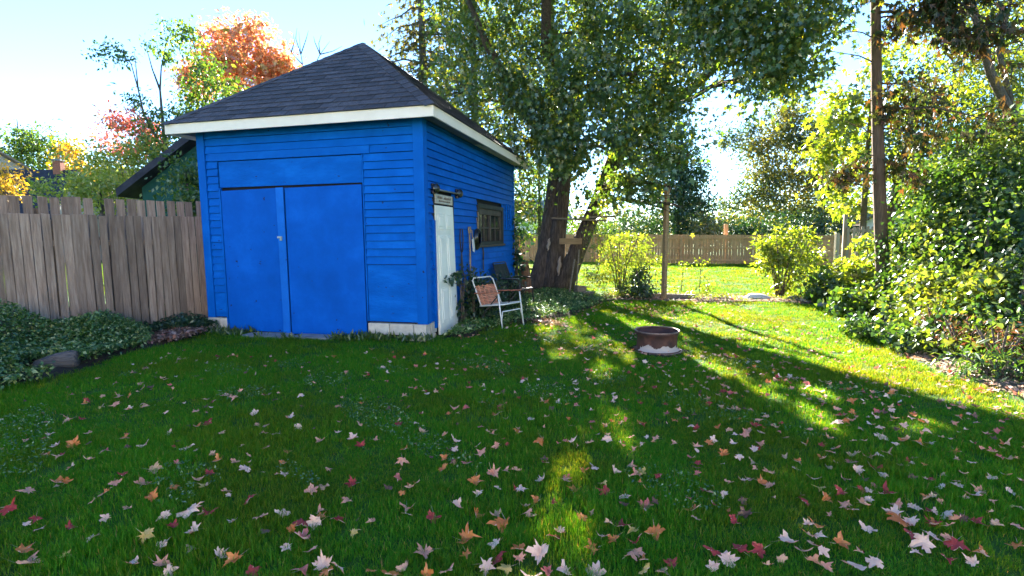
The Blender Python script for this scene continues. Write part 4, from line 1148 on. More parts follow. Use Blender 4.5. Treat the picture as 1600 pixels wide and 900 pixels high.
tree('shade_tree', 'darker green tree filling the gap above the hedge', 'tree', Vector((11.2, 15.5, 0)),
     [([Vector((11.2, 15.5, -.1)), Vector((11.1, 15.5, 2)), Vector((11.4, 15.4, 4)), Vector((11.6, 15.4, 5.6))], [.16, .13, .09, .03])],
     [lob(1450, 290, 15.0, .9, .9, .6, 22), lob(1490, 270, 15.2, 1.0, .9, .7, 26), lob(1540, 240, 15.2, 1.1, .9, .8, 26), lob(1585, 290, 14.6, 1.0, .9, .6, 24), lob(1400, 230, 16, .8, .8, .7, 14), lob(1420, 320, 15.5, .5, .5, .3, 6), lob(1500, 160, 15.5, 1.0, .9, .8, 24), lob(1570, 170, 15.5, 1.1, .9, .8, 26), lob(1450, 110, 16, .9, .9, .8, 16), lob(1560, 80, 16, 1.1, 1, .8, 18)],
     M['leaf_dark'], T_OVAL, 0.11, M['bark'], per=44, sigma=.28)

# ---- left background
simple_tree('orange_maple', 'bright orange maple glowing behind the shed roof', 'tree', 385, 29, 12, M['leaf_orange'], T_MAPLE, 0.24, M['bark_grey'],
            [(395, 62, 0, 1.6, 1.2, 46), (330, 120, 0, 1.1, 1.0, 24), (440, 115, 0, .8, .9, 20), (350, 95, 0, 1.2, 1.0, 30), (425, 95, 0, 1.1, 1.1, 34), (375, 120, -.5, 1.5, 1.1, 40), (425, 140, 0, 1.0, 1.0, 28), (290, 110, 0, .6, .8, 12), (300, 140, 0, .6, .5, 8), (340, 60, .5, .8, .7, 14), (400, 170, 0, 1.4, .8, 30), (450, 170, 0, 1, .7, 18), (470, 160, 0, .8, .5, 10)],
            per=20, sigma=.34, r0=.22, group=None)
GB = Vector((atY(270, 366, 18).x, 18, 0))
tree('ash_tree', 'loose green tree with thin bare top branches left of the shed', 'tree', GB,
     [([GB + Vector((0, 0, -.1)), wp(262, 280, 18), wp(255, 200, 18), wp(250, 140, 18), wp(252, 105, 18), wp(262, 60, 18)], [.11, .085, .055, .03, .02, .008]),
      ([wp(258, 240, 18), wp(225, 180, 18), wp(216, 140, 18), wp(205, 100, 18), wp(192, 78, 18)], [.05, .032, .022, .014, .006]),
      ([wp(250, 140, 18), wp(238, 108, 18), wp(228, 72, 18)], [.035, .02, .006]),
      ([wp(216, 140, 18), wp(213, 110, 18), wp(210, 80, 18)], [.025, .015, .004]),
      ([wp(262, 280, 18), wp(300, 210, 18), wp(325, 150, 18), wp(300, 60, 18)], [.09, .06, .04, .01])],
     [lob(172, 78, 18, .22, .2, .18, 5), lob(152, 85, 18, .15, .15, .12, 3), lob(190, 90, 18, .15, .15, .15, 4), lob(270, 45, 18, .25, .2, .3, 6), lob(262, 85, 18, .2, .2, .3, 6), lob(280, 75, 18, .2, .2, .25, 5), lob(232, 70, 18, .1, .1, .1, 2),
      lob(300, 55, 18, .3, .3, .4, 9), lob(315, 105, 17.6, .5, .5, .5, 18), lob(310, 150, 17.6, .6, .5, .5, 24), lob(350, 130, 17.6, .6, .5, .5, 20), lob(290, 180, 17.8, .5, .5, .4, 18), lob(330, 185, 17.6, .6, .5, .5, 22), lob(270, 210, 18, .6, .5, .5, 18),
      lob(235, 180, 18, .4, .4, .4, 9), lob(215, 155, 18, .25, .25, .25, 5), lob(270, 250, 17.5, .6, .6, .5, 20), lob(305, 235, 17, .6, .6, .5, 22), lob(370, 165, 17.6, .5, .5, .4, 14), lob(225, 215, 18, .4, .4, .35, 9),
      ((-7.2, 16.5, 4.6), (1.0, 1.0, .9), 34), ((-6.2, 16.0, 4.0), (1.0, 1.0, .9), 34), ((-6.4, 16.6, 5.6), (1.0, 1.0, .8), 30), ((-7.6, 15.6, 3.4), (.7, .7, .7), 20), ((-5.6, 14.4, 3.2), (.6, .7, .7), 20), ((-8.4, 16.6, 5.4), (.8, .8, .7), 18), ((-5.5, 12.6, 3.3), (.6, .6, .6), 26), ((-6.3, 12.9, 3.0), (.6, .6, .6), 22), ((-5.5, 12.4, 2.4), (.5, .6, .6), 20), ((-6.0, 12.7, 3.5), (.7, .5, .6), 40), ((-5.7, 13.2, 3.9), (.6, .5, .5), 26)],  # extra lobes, mostly hidden by the shed, added to block sun from the left lawn
     M['leaf_small'], T_OVAL, 0.125, M['bark_grey'], per=26, sigma=.18, droop=.6, twig=.006)
simple_tree('red_tree', 'small tree with pinkish red leaves beyond the plank fences', 'tree', 215, 24, 6.5, M['leaf_red'], T_OVAL, 0.17, M['bark_grey'],
            [(205, 190, 0, .7, .6, 22), (228, 205, 0, .7, .6, 26), (180, 186, 0, .5, .5, 12), (230, 228, 0, .6, .5, 18), (172, 218, 0, .5, .5, 10), (195, 232, 0, .6, .5, 14)], per=22, sigma=.22, r0=.08)
simple_tree('olive_bush', 'tall pale olive bush beyond the plank fences, left of the green garage', 'bush', 200, 17.5, 4.4, M['leaf_lime'], T_OVAL, 0.12, M['bark_grey'],
            [(200, 248, 0, .75, .6, 28), (168, 255, 0, .7, .5, 22), (228, 262, 0, .6, .5, 20), (242, 238, 0, .6, .5, 18), (145, 248, 0, .45, .45, 10), (190, 285, 0, .9, .5, 26), (140, 275, 0, .7, .45, 18)], per=24, sigma=.17, r0=.06)
for px, py, Yd, r_, n, mt, lab in ((155, 285, 14.5, .65, 44, 'leaf_lime', 'wide yellow-green bush right behind the plank fences'), (62, 296, 14, .25, 10, 'leaf_lime', 'small lime bush in front of the dark roofed house'), (116, 294, 13.5, .42, 22, 'leaf_lime', 'low yellow-green bush above the fence tops'),
                                   (4, 278, 16, .55, 34, 'leaf_gold', 'golden yellow bush at the left end of the fences'), (290, 268, 12.6, .6, 34, 'leaf_small', 'green creeper bush growing over the green garage wall'), (305, 312, 11.4, .35, 22, 'leaf_small', 'green creeper spilling over the fence by the shed corner'), (220, 300, 15.5, .55, 20, 'leaf_lime', 'pale bush at the low end of the garage roof')):
    c = atY(px, py, Yd); b = Vector((c.x, Yd, 0))
    tree('garden_bush', lab, 'bush', b, [([b + Vector((0, 0, -.1)), b + Vector((.05, 0, c.z * .6)), c], [.07, .05, .02])], [((c.x, c.y, c.z), (r_, r_ * .8, r_ * .75), n), ((c.x, c.y, c.z - r_ * .8), (r_ * .8, r_ * .8, r_ * .6), n // 2)], M[mt], T_OVAL, 0.10, M['bark_grey'], per=20, sigma=.16, group='bushes behind the plank fences')
simple_tree('gold_tree', 'golden yellow tree right of the brick chimney', 'tree', 105, 40, 9, M['leaf_gold'], T_OVAL, 0.26, M['bark_grey'],
            [(112, 248, 0, .8, .8, 22), (108, 270, 0, .8, .7, 20), (114, 228, 0, .5, .4, 9), (128, 268, 0, .6, .5, 12)], per=20, sigma=.36, r0=.15)
simple_tree('round_tree', 'dark green round tree behind the dark roofed house', 'tree', 45, 55, 14, M['leaf_small'], T_OVAL, 0.34, M['bark_grey'],
            [(25, 225, 0, 2.2, 2.0, 40), (60, 222, 0, 2.0, 1.8, 40), (45, 250, 0, 2.4, 2.0, 40), (85, 235, 0, 1.8, 1.8, 30), (15, 255, 0, 2, 1.8, 26), (80, 262, 0, 1.8, 1.5, 20)], per=22, sigma=.6, r0=.3)
# leafless tree above the roof
BTB = Vector((atY(480, 366, 27).x, 27, 0))
root = empty('bare_tree', BTB, 0, 'bare leafless tree showing above the left slope of the shed roof', 'tree')
q = lambda x, y: wp(x, y, 27) - BTB
bt = MB()
bt.tube([(0, 0, -.1), q(482, 250), q(478, 130)], [.16, .12, .07], 8)
for ln in (((478, 130), (470, 85), (467, 50)), ((472, 100), (455, 82), (447, 60)), ((478, 130), (500, 85), (515, 65)), ((500, 85), (498, 68), (502, 55)), ((470, 85), (478, 62), (482, 48)), ((455, 82), (460, 65), (458, 52)), ((478, 130), (460, 110), (440, 95)), ((500, 85), (520, 80), (535, 72)), ((500, 85), (492, 66), (490, 57)), ((470, 85), (462, 60), (464, 44))):
    bt.tube([q(*p) for p in ln], [.03, .018, .006], 5)
bt.build('trunk', M['bark_grey'], root, smooth=True)

# ---- neighbours' buildings
def gable_house(name, label, c, rz, L_, W_, hw, hr, wall, rf, ov=.35, chimney=None, windows=(), th=.14):
    """ridge along local x; c is the centre of the floor"""
    root = empty(name, c, rz, label, 'building')
    b = MB(); a, d = L_ / 2, W_ / 2
    b.v = [(-a, -d, -.1), (a, -d, -.1), (a, d, -.1), (-a, d, -.1), (-a, -d, hw), (a, -d, hw), (a, d, hw), (-a, d, hw), (-a, 0, hr), (a, 0, hr)]
    b.f = [(0, 1, 5, 4), (2, 3, 7, 6), (1, 2, 6, 9, 5), (3, 0, 4, 8, 7), (4, 5, 9, 8), (6, 7, 8, 9)]
    b.build('wall', wall, root)
    r_ = MB(); k = (hr - hw) / d
    for s in (-1, 1):
        p = [(-a - ov, 0, hr + .02), (a + ov, 0, hr + .02), (a + ov, s * (d + ov), hw - k * ov + .02), (-a - ov, s * (d + ov), hw - k * ov + .02)]
        r_.prism(p, (0, 0, th))
    ro = r_.build('roof', rf, root)
    if chimney:
        cx, cy, cw, ch = chimney
        MB().box(cx - cw, cx + cw, cy - cw, cy + cw, hr - 1.2, hr + ch).build('chimney', M['red_brick'], ro)
        MB().box(cx - cw * 1.15, cx + cw * 1.15, cy - cw * 1.15, cy + cw * 1.15, hr + ch, hr + ch + .12).build('chimney_cap', M['roof_grey'], ro)
    for (s, x, z0, w_, h_) in windows:
        wd = empty('house_window', (0, 0, 0)); wd.parent = root
        MB().box(x - w_ / 2 - .08, x + w_ / 2 + .08, s * d - .03, s * d + .03 if s > 0 else s * d + .03, z0 - .08, z0 + h_ + .08).build('frame', M['house_white'], wd)
        MB().box(x - w_ / 2, x + w_ / 2, s * d - .045, s * d + .045, z0, z0 + h_).build('pane', M['glass'], wd)
    return root

gx = atY(195, 308, 14).x
g = gable_house('garage', 'dark green garage with a black sloping roof edge behind the fence', (gx + 2.75, 16.9, 0), R(90), 5.6, 4.7, 2.95, 4.62, M['green_wall'], M['roof_dark'], ov=.4, th=.2)
hk = atY(62, 300, 48)
gable_house('house', 'far house with a dark roof and a red brick chimney', (atY(20, 300, 36).x, 37, 0), R(10), 6.2, 6, 3.2, 6.3, M['house_tan'], M['roof_dark'], chimney=(2.2, -.1, .24, .75), windows=((-1, -1.6, 1.2, 1.2, 1.3), (-1, 1.6, 1.2, 1.2, 1.3)))
hl = atY(-70, 250, 40)
gable_house('house', 'pale house whose brown roof edge shows at the far left', (hl.x - 3.9, 42, 0), R(-20), 8, 8, 7.4, 9.8, M['house_tan'], M['roof_brown'], ov=.5, windows=((-1, 2, 4.6, 1.2, 1.5), (-1, -1, 4.6, 1.2, 1.5)))
hm = atY(165, 280, 42)
gable_house('house', 'far house with a brownish grey roof behind the pale bushes', (hm.x, 44, 0), R(4), 9, 8, 3.4, 7.2, M['house_white'], M['roof_brown'], windows=((-1, -1, 1.2, 1.2, 1.2),))
hr_ = atY(1412, 340, 22)
gable_house('house', 'low white house with a grey roof behind the hedge', (hr_.x + 5.6, 23.3, 0), R(14), 11, 4.6, 1.95, 2.95, M['house_white'], M['roof_grey'], ov=.25, windows=((-1, -2, .7, 1.2, .9), (-1, 2, .7, 1.2, .9)))
hw_ = atY(815, 350, 62)
gable_house('house', 'white house glimpsed between the shed and the maple', (hw_.x, 64, 0), R(5), 10, 8, 3.4, 5.6, M['house_white'], M['roof_grey'], windows=((-1, -2, 1.2, 1.4, 1.2), (-1, 2, 1.2, 1.4, 1.2)))

# unseen house added behind the viewer: its pale siding bounces sun onto the shed
M['cream_siding'] = surf('cream_siding', [(.3, (.62, .56, .46)), (.7, (.72, .66, .56))], scale=2, rough=.8)
bounce_home = gable_house('bounce_home', 'added cream sided two-storey house behind the viewer, bouncing sun onto the shed', (1.0, -15.0, 0), 0, 14, 8, 5.6, 8.2, M['cream_siding'], M['roof_grey'], ov=.4, windows=((1, -4, 1.0, 1.3, 1.4), (1, 0, 1.0, 1.3, 1.4), (1, -4, 3.6, 1.3, 1.3), (1, 0, 3.6, 1.3, 1.3), (1, 4, 3.6, 1.3, 1.3)))
MB().box(3.2, 4.2, 3.97, 4.04, 0, 2.1).build('back_door', M['white_door'], bounce_home)
for k in range(26): MB().box(-7, 7, 4.002, 4.018, .2 + k * .2, .385 + k * .2).build('siding_board', M['cream_siding'], bounce_home)

# distant belt of trees that closes the horizon
parts = []
for k in range(300):
    th = R(-58 + 116 * k / 299); rad = random.uniform(85, 105)
    c = np.array([math.sin(th) * rad, math.cos(th) * rad, random.uniform(1.0, 4.5)])
    P, d = ell_points(70, c, (4, 4, 3.2), .5)
    parts.append(leaf_arrays(P, d, .9, T_OVAL))
V, F = join_arrays(parts); V[:, 2] = np.maximum(V[:, 2], 0)
tag(add('treeline', np_mesh('treeline', V, F, M['leaf_olive'])), 'far belt of trees closing the horizon', 'trees', kind='stuff')

# ------------------------------------------------------------------ things around the shed
def shed_thing(name, label, cat, x, y, z):
    return empty(name, shed_pt(x, y, z), SYAW, label, cat)

# hanging shears
t = shed_thing('garden_shears', 'long-handled dark shears hanging on the shed wall beside the white door', 'shears', 0.04, 1.52, 1.30)
for s in (-1, 1):
    MB().tube([(0.02, s * .03, 0), (0.02, s * .09, .24), (0.02, s * .05, .42)], .011, 6).build('handle', M['dark_metal'], t, smooth=True)
    MB().hexa([(.015, s * .05 - .02, -.42), (.025, s * .05 - .02, -.42), (.025, s * .05 + .02, -.40), (.015, s * .05 + .02, -.40), (.015, -.012, .02), (.025, -.012, .02), (.025, .012, .02), (.015, .012, .02)]).build('blade', M['dark_metal'], t)
# spade with a wooden D handle
t = shed_thing('garden_spade', 'spade with a pale wooden D handle hanging on the shed wall', 'spade', 0.06, 1.98, 0.55)
MB().tube([(0, 0, .2), (.005, 0, .7), (0, 0, 1.08)], .017, 8).build('shaft', M['handle_wood'], t, smooth=True)
MB().tube([(0, 0, 1.07), (0, -.055, 1.14), (0, -.06, 1.2), (0, .06, 1.2), (0, .055, 1.14), (0, 0, 1.07)], .014, 8).build('grip', M['handle_wood'], t, smooth=True)
MB().hexa([(-.008, -.09, -.10), (.006, -.09, -.10), (.006, .09, -.10), (-.008, .09, -.10), (-.008, -.11, .22), (.006, -.11, .22), (.006, .11, .22), (-.008, .11, .22)]).build('blade', M['dark_metal'], t, bevel=.01)
# white trowel
t = shed_thing('hand_trowel', 'small white bladed trowel hanging next to the spade', 'trowel', 0.05, 2.20, 1.42)
b = MB()
b.prism([(.0, -.075, .10), (.0, .03, .14), (.0, .10, -.06), (.0, .075, -.15), (.0, -.01, -.13)], (.012, 0, 0))
b.build('blade', M['blade_white'], t, bevel=.004)
MB().tube([(.005, -.03, .11), (.01, -.09, .28)], .013, 8).build('handle', M['handle_wood'], t, smooth=True)
# black coil of hose
t = shed_thing('hose_coil', 'black coil of hose hanging under the window corner', 'hose', 0.06, 2.50, 1.52)
b = MB()
for k in range(5):
    rr_ = .20 - .012 * k
    b.tube([(0.012 * k - .02, math.cos(a) * rr_ * .85, math.sin(a) * rr_ + .01 * k) for a in np.linspace(0, 2 * math.pi, 22)], .016, 6, cap=False)
b.build('coil', M['black'], t, smooth=True)
MB().tube([(0, 0, .17), (-.02, 0, .42)], .008, 6).build('strap', M['handle_wood'], t)
t = shed_thing('hand_rake', 'short pale handled rake hanging above the hose coil', 'rake', 0.05, 2.56, 1.72)
MB().tube([(0, 0, 0), (0, .01, .34)], .012, 6).build('handle', M['handle_wood'], t, smooth=True)
b = MB()
for k in range(4): b.tube([(0, -.05 + .033 * k, -.02), (.03, -.05 + .033 * k, -.08)], .004, 5)
b.bar((0, -.06, 0), (0, .06, 0), .012, .012); b.build('tines', M['dark_metal'], t)
t = shed_thing('pruning_saw', 'dark pruning tool hanging below the window', 'tool', 0.05, 2.86, 1.10)
MB().tube([(0, 0, 0), (0, .03, .12), (0, 0, .24)], .016, 7).build('handle', M['dark_metal'], t, smooth=True)
MB().hexa([(-.004, .0, -.22), (.004, .0, -.22), (.004, .05, -.2), (-.004, .05, -.2), (-.004, -.02, 0), (.004, -.02, 0), (.004, .03, 0), (-.004, .03, 0)]).build('blade', M['dark_metal'], t)
# garden fork with pale tines
t = shed_thing('garden_fork', 'pale garden fork with its tines hanging down by the weeds', 'fork', 0.07, 2.02, 0.30)
MB().tube([(0, 0, .34), (0, -.01, .62)], .014, 8).build('shaft', M['blade_white'], t, smooth=True)
b = MB()
for k in range(4): b.tube([(0, -.075 + .05 * k, .30), (.015, -.078 + .052 * k, .14), (.03, -.08 + .055 * k, 0)], .006, 5)
b.bar((0, -.085, .31), (0, .085, .31), .016, .016); b.build('tines', M['blade_white'], t)
# brick beside the side door
for (x, y, rz, lab) in ((.30, 1.5, .2, 'red paving brick on the ground beside the white door'), (.36, 1.05, .5, 'pale broken brick lying in front of the white door')):
    p = shed_pt(x, y, 0)
    o = MB().box(-.16, .16, -.08, .08, 0, .055).build('paving_brick', M['red_brick'] if 'red' in lab else M['stone'], None, bevel=.01); o.location = p; o.rotation_euler = (0, .05, SYAW + rz)
    tag(o, lab, 'brick')

# ---- webbed lawn chair
pa, pb = gnd(785, 515), gnd(816, 508)
pm_ = (pa + pb) / 2
fa = math.atan2(-(pb.x - pa.x), (pb.y - pa.y))
ch = empty('lawn_chair', (pm_.x, pm_.y, 0), fa, 'white framed folding lawn chair with orange webbing by the shed', 'chair')
# local: x forward, y to the far side, front feet at x = 0
W2 = .27
b = MB().tube([(-.48, -W2, .36), (-.68, -W2, .80), (-.70, -W2 + .05, .845), (-.70, W2 - .05, .845), (-.68, W2, .80), (-.48, W2, .36)], .0125, 8).build('back_frame', M['alu'], ch, smooth=True)
MB().tube([(-.52, -W2, .36), (-.06, -W2, .42), (-.02, -W2 + .04, .42), (-.02, W2 - .04, .42), (-.06, W2, .42), (-.52, W2, .36)], .0125, 8).build('seat_frame', M['alu'], ch, smooth=True)
for s in (-1, 1):
    MB().tube([(.02, s * (W2 + .02), .0), (-.03, s * (W2 + .02), .32), (-.07, s * (W2 + .02), .60)], .0125, 8).build('leg', M['alu'], ch, smooth=True)
    MB().tube([(-.12, s * (W2 - .02), .56), (-.40, s * (W2 - .02), .28), (-.62, s * (W2 - .02), .03)], .011, 8).build('leg', M['dark_metal'], ch, smooth=True)
    MB().hexa([(-.60, s * (W2 + .02) - .024, .575), (-.04, s * (W2 + .02) - .024, .615), (-.04, s * (W2 + .02) + .024, .615), (-.60, s * (W2 + .02) + .024, .575),
               (-.60, s * (W2 + .02) - .024, .595), (-.04, s * (W2 + .02) - .024, .635), (-.04, s * (W2 + .02) + .024, .635), (-.60, s * (W2 + .02) + .024, .595)]).build('armrest', M['arm_wood'], ch, bevel=.006)
MB().tube([(.0, -W2 - .02, .14), (-.02, -W2 + .03, .30), (-.02, W2 - .03, .30), (.0, W2 + .02, .14)], .011, 8).build('cross_bar', M['alu'], ch, smooth=True)
MB().tube([(-.62, -W2 + .02, .03), (-.66, -W2 + .04, .02), (-.66, W2 - .04, .02), (-.62, W2 - .02, .03)], .011, 8).build('cross_bar', M['alu'], ch, smooth=True)
for k in range(13):
    z = .375 + k * .026; x = -.48 - (z - .36) / .44 * .20
    MB().hexa([(x - .004, -W2 + .01, z), (x + .004, -W2 + .01, z), (x + .004, W2 - .01, z), (x - .004, W2 - .01, z), (x - .010, -W2 + .01, z + .018), (x - .002, -W2 + .01, z + .018), (x - .002, W2 - .01, z + .018), (x - .010, W2 - .01, z + .018)]).build('webbing_strip', M['webbing'], ch)
for k in range(4):
    y = -.17 + k * .113
    MB().hexa([(-.492, y - .014, .37), (-.484, y - .014, .37), (-.484, y + .014, .37), (-.492, y + .014, .37), (-.640, y - .014, .72), (-.632, y - .014, .72), (-.632, y + .014, .72), (-.640, y + .014, .72)]).build('webbing_strip', M['webbing'], ch)
M['cream'] = surf('cream_webbing', [(.3, (.42, .36, .28)), (.7, (.58, .52, .43))], scale=9, rough=.7, bump=.2)
for k in range(9):
    x = -.47 + k * .049; z = .372 + .048 * (x + .52) / .46 - .012 * math.sin(k / 8 * math.pi)
    MB().box(x, x + .036, -W2 + .005, W2 - .005, z, z + .006).build('webbing_strip', M['cream'], ch)

# ---- dark sling chair behind it
pc = gnd(806, 482)
ch = empty('patio_chair', (pc.x, pc.y, 0), R(-28), 'black sling patio chair standing in the shade behind the orange lawn chair', 'chair')
MB().tube([(-.18, -.28, .42), (-.40, -.28, .98), (-.41, -.24, 1.0), (-.41, .24, 1.0), (-.40, .28, .98), (-.18, .28, .42)], .013, 8).build('back_frame', M['dark_metal'], ch, smooth=True)
MB().tube([(-.20, -.28, .40), (.28, -.28, .44), (.30, .0, .44), (.28, .28, .44), (-.20, .28, .40)], .013, 8).build('seat_frame', M['dark_metal'], ch, smooth=True)
MB().hexa([(-.205, -.26, .44), (-.20, -.26, .43), (-.20, .26, .43), (-.205, .26, .44), (-.395, -.26, .97), (-.39, -.26, .97), (-.39, .26, .97), (-.395, .26, .97)]).build('backrest', M['mesh_black'], ch)
MB().hexa([(-.19, -.26, .40), (.28, -.26, .435), (.28, .26, .435), (-.19, .26, .40), (-.19, -.26, .406), (.28, -.26, .441), (.28, .26, .441), (-.19, .26, .406)]).build('seat', M['mesh_black'], ch)
for s in (-1, 1):
    MB().tube([(.30, s * .30, .0), (.26, s * .30, .40), (.24, s * .30, .64), (.10, s * .30, .67), (-.24, s * .30, .66)], .013, 8).build('leg', M['dark_metal'], ch, smooth=True)
    MB().tube([(.12, s * .29, .42), (-.30, s * .29, .0)], .013, 8).build('leg', M['dark_metal'], ch, smooth=True)
    MB().box(-.2, .24, s * .30 - .022, s * .30 + .022, .672, .690).build('armrest', M['steel'] if s < 0 else M['dark_metal'], ch, bevel=.006)

# ---- rotten upright log between the chair and the maple
p = gnd(824, 462)
o = MB().tube([(0, 0, -.02), (-.03, 0, .3), (-.06, 0, .62), (-.10, 0, .92)], [.19, .17, .15, .11], 11, wob=.16).build('rotten_log', M['rot_log'], None, smooth=True)
o.location = (p.x, p.y, 0); tag(o, 'reddish rotten log standing on end behind the dark chair', 'log')
p = gnd(836, 452)
o = MB().tube([(-.5, 0, .60), (0, .02, .62), (.45, 0, .60)], [.02, .03, .02], 6).build('broken_branch', M['bark'], None, smooth=True); o.location = (p.x - .3, p.y - .3, 0.0); 
o.rotation_euler = (0, 0, .2); tag(o, 'thin broken branch lying across the rotten log', 'branch')

# ---- fire ring: a rusty truck wheel rim
fc = gnd(1026, 549)
def rust_mat():
    mt, t, N, L, b = new_mat('rusty_rim')
    tc = N.new('ShaderNodeTexCoord')
    n = N.new('ShaderNodeTexNoise'); n.inputs['Scale'].default_value = 9; n.inputs['Detail'].default_value = 8; L.new(tc.outputs['Object'], n.inputs['Vector'])
    r_ = ramp(N, [(.3, (.028, .012, .010)), (.55, (.065, .024, .018)), (.75, (.13, .05, .03))]); L.new(n.outputs['Fac'], r_.inputs[0])
    # old pale paint left on the lower face
    sx = N.new('ShaderNodeSeparateXYZ'); L.new(tc.outputs['Object'], sx.inputs[0])
    n2 = N.new('ShaderNodeTexNoise'); n2.inputs['Scale'].default_value = 9; n2.inputs['Detail'].default_value = 7; L.new(tc.outputs['Object'], n2.inputs['Vector'])
    a = N.new('ShaderNodeMath'); a.operation = 'MULTIPLY_ADD'; a.inputs[1].default_value = .20; a.inputs[2].default_value = .0; L.new(n2.outputs['Fac'], a.inputs[0])
    c = N.new('ShaderNodeMath'); c.operation = 'LESS_THAN'; L.new(sx.outputs['Z'], c.inputs[0]); L.new(a.outputs[0], c.inputs[1])
    d = N.new('ShaderNodeMath'); d.operation = 'GREATER_THAN'; d.inputs[1].default_value = .042; L.new(sx.outputs['Z'], d.inputs[0])
    e = N.new('ShaderNodeMath'); e.operation = 'LESS_THAN'; e.inputs[1].default_value = -.10; L.new(sx.outputs['Y'], e.inputs[0])
    m1 = N.new('ShaderNodeMath'); m1.operation = 'MULTIPLY'; L.new(c.outputs[0], m1.inputs[0]); L.new(d.outputs[0], m1.inputs[1])
    m2 = N.new('ShaderNodeMath'); m2.operation = 'MULTIPLY'; L.new(m1.outputs[0], m2.inputs[0]); L.new(e.outputs[0], m2.inputs[1])
    mx = N.new('ShaderNodeMix'); mx.data_type = 'RGBA'; L.new(m2.outputs[0], mx.inputs[0]); L.new(r_.outputs[0], mx.inputs[6]); mx.inputs[7].default_value = (.42, .35, .31, 1)
    L.new(mx.outputs[2], b.inputs['Base Color']); b.inputs['Roughness'].default_value = .7; b.inputs['Metallic'].default_value = .1
    bp = N.new('ShaderNodeBump'); bp.inputs['Strength'].default_value = .5; bp.inputs['Distance'].default_value = .01; L.new(n.outputs['Fac'], bp.inputs['Height']); L.new(bp.outputs[0], b.inputs['Normal'])
    return mt
M['rust'] = rust_mat()
patch_sheet('scorched_soil', [(fc.x + .40 * math.cos(a) * random.uniform(.9, 1.15), fc.y + .40 * math.sin(a) * random.uniform(.9, 1.15)) for a in np.linspace(0, 6.283, 13)[:-1]], M['soil'], .008, .004, 9)
fp = empty('fire_ring', (fc.x, fc.y, 0), 0, 'round rusty steel wheel rim used as a fire ring on the lawn', 'fire pit')
MB().lathe([(.308, .020), (.318, .032), (.300, .044), (.272, .060), (.266, .10), (.266, .19), (.274, .235), (.292, .262), (.298, .285), (.286, .283), (.262, .235), (.254, .19), (.254, .06), (.27, .02)], 48, closed=True).build('ring_wall', M['rust'], fp, smooth=True)
M['rim_edge'] = surf('worn_rim_edge', [(.3, (.10, .05, .035)), (.7, (.34, .24, .19))], scale=9, rough=.45, metal=.4, bump=.2)
MB().lathe([(.290 + .012 * math.cos(a), .293 + .010 * math.sin(a)) for a in np.linspace(0, 2 * math.pi, 9)[:-1]], 48, closed=True).build('rolled_lip', M['rim_edge'], fp, smooth=True)
MB().lathe([(.322 + .011 * math.cos(a), .022 + .011 * math.sin(a)) for a in np.linspace(0, 2 * math.pi, 9)[:-1]], 48, closed=True).build('foot_flange', M['rim_edge'], fp, smooth=True)
ash = MB().lathe([(.001, .05), (.12, .055), (.21, .04), (.253, .03)], 24)
M['ash'] = surf('ash', [(.3, (.03, .028, .026)), (.7, (.16, .15, .14))], scale=12, rough=1, bump=1)
ash.build('ash_bed', M['ash'], fp, smooth=True)

# ---- stones
def rock(name, loc, size, mat, label, cat='stone', rz=0.0, group=None, seed=0, flat=.55):
    import bmesh
    rr = random.Random(seed); bm = bmesh.new(); bmesh.ops.create_icosphere(bm, subdivisions=3, radius=1)
    ph = [rr.uniform(0, 6) for _ in range(6)]
    for v in bm.verts:
        d = v.co.normalized()
        k = 1 + .16 * math.sin(2.1 * d.x + ph[0]) * math.cos(2.7 * d.y + ph[1]) + .11 * math.sin(4.3 * d.z + ph[2] + 3 * d.x) + .06 * math.sin(7 * d.y + ph[3]) 
        q = d * k
        q.x = math.copysign(abs(q.x) ** .8, q.x); q.y = math.copysign(abs(q.y) ** .8, q.y)
        v.co = Vector((q.x * size[0], q.y * size[1], q.z * size[2]))
    me = bpy.data.meshes.new(name); bm.to_mesh(me); bm.free(); me.materials.append(mat)
    me.polygons.foreach_set('use_smooth', [True] * len(me.polygons))
    o = add(name, me, None, (loc[0], loc[1], size[2] * .45), (0, 0, rz))
    return tag(o, label, cat, group)

rock('stone', gnd(1181, 470), (.30, .18, .11), M['white_stone'], 'flat pale stone at the near edge of the far lawn', seed=1, rz=-.2)
for k, (px, py, s, lab) in enumerate(((1128, 468, .10, 'small grey stone left of the flat pale stone'), (1148, 466, .08, 'tiny stone between the saplings and the flat pale stone'), (1262, 474, .16, 'rounded stone at the foot of the round yellow shrub'),
                                      (1240, 470, .14, 'grey stone under the round yellow shrub'), (1108, 472, .07, 'little stone right of the saplings'), (1285, 481, .13, 'stone half under the leafy low bush'))):
    rock('stone', gnd(px, py), (s, s * .8, s * .6), M['stone'], lab, seed=10 + k, rz=k, group='stones along the litter strip')
for (px, py, rz, lab) in ((1200, 467, .2, 'red brick lying right of the flat pale stone'), (1212, 471, -.3, 'second red brick under the round yellow shrub')):
    p = gnd(px, py)
    o = MB().box(-.11, .11, -.05, .05, 0, .06).build('red_brick', M['red_brick'], None, bevel=.008); o.location = p; o.rotation_euler = (0, 0, rz); tag(o, lab, 'brick')
a_, b_ = gnd(1003, 467), gnd(1086, 469)
board('edging_timber', a_ + Vector((0, 0, .07)), b_ + Vector((0, 0, .06)), .13, .15, M['old_wood'], 'dark low timber edging the lawn below the wooden post', 'timber')
a_, b_ = gnd(1298, 489), gnd(1330, 491)
board('edging_timber', a_ + Vector((0, 0, .04)), b_ + Vector((0, 0, .04)), .1, .1, M['old_wood'], 'short dark timber in front of the boundary bushes', 'timber')
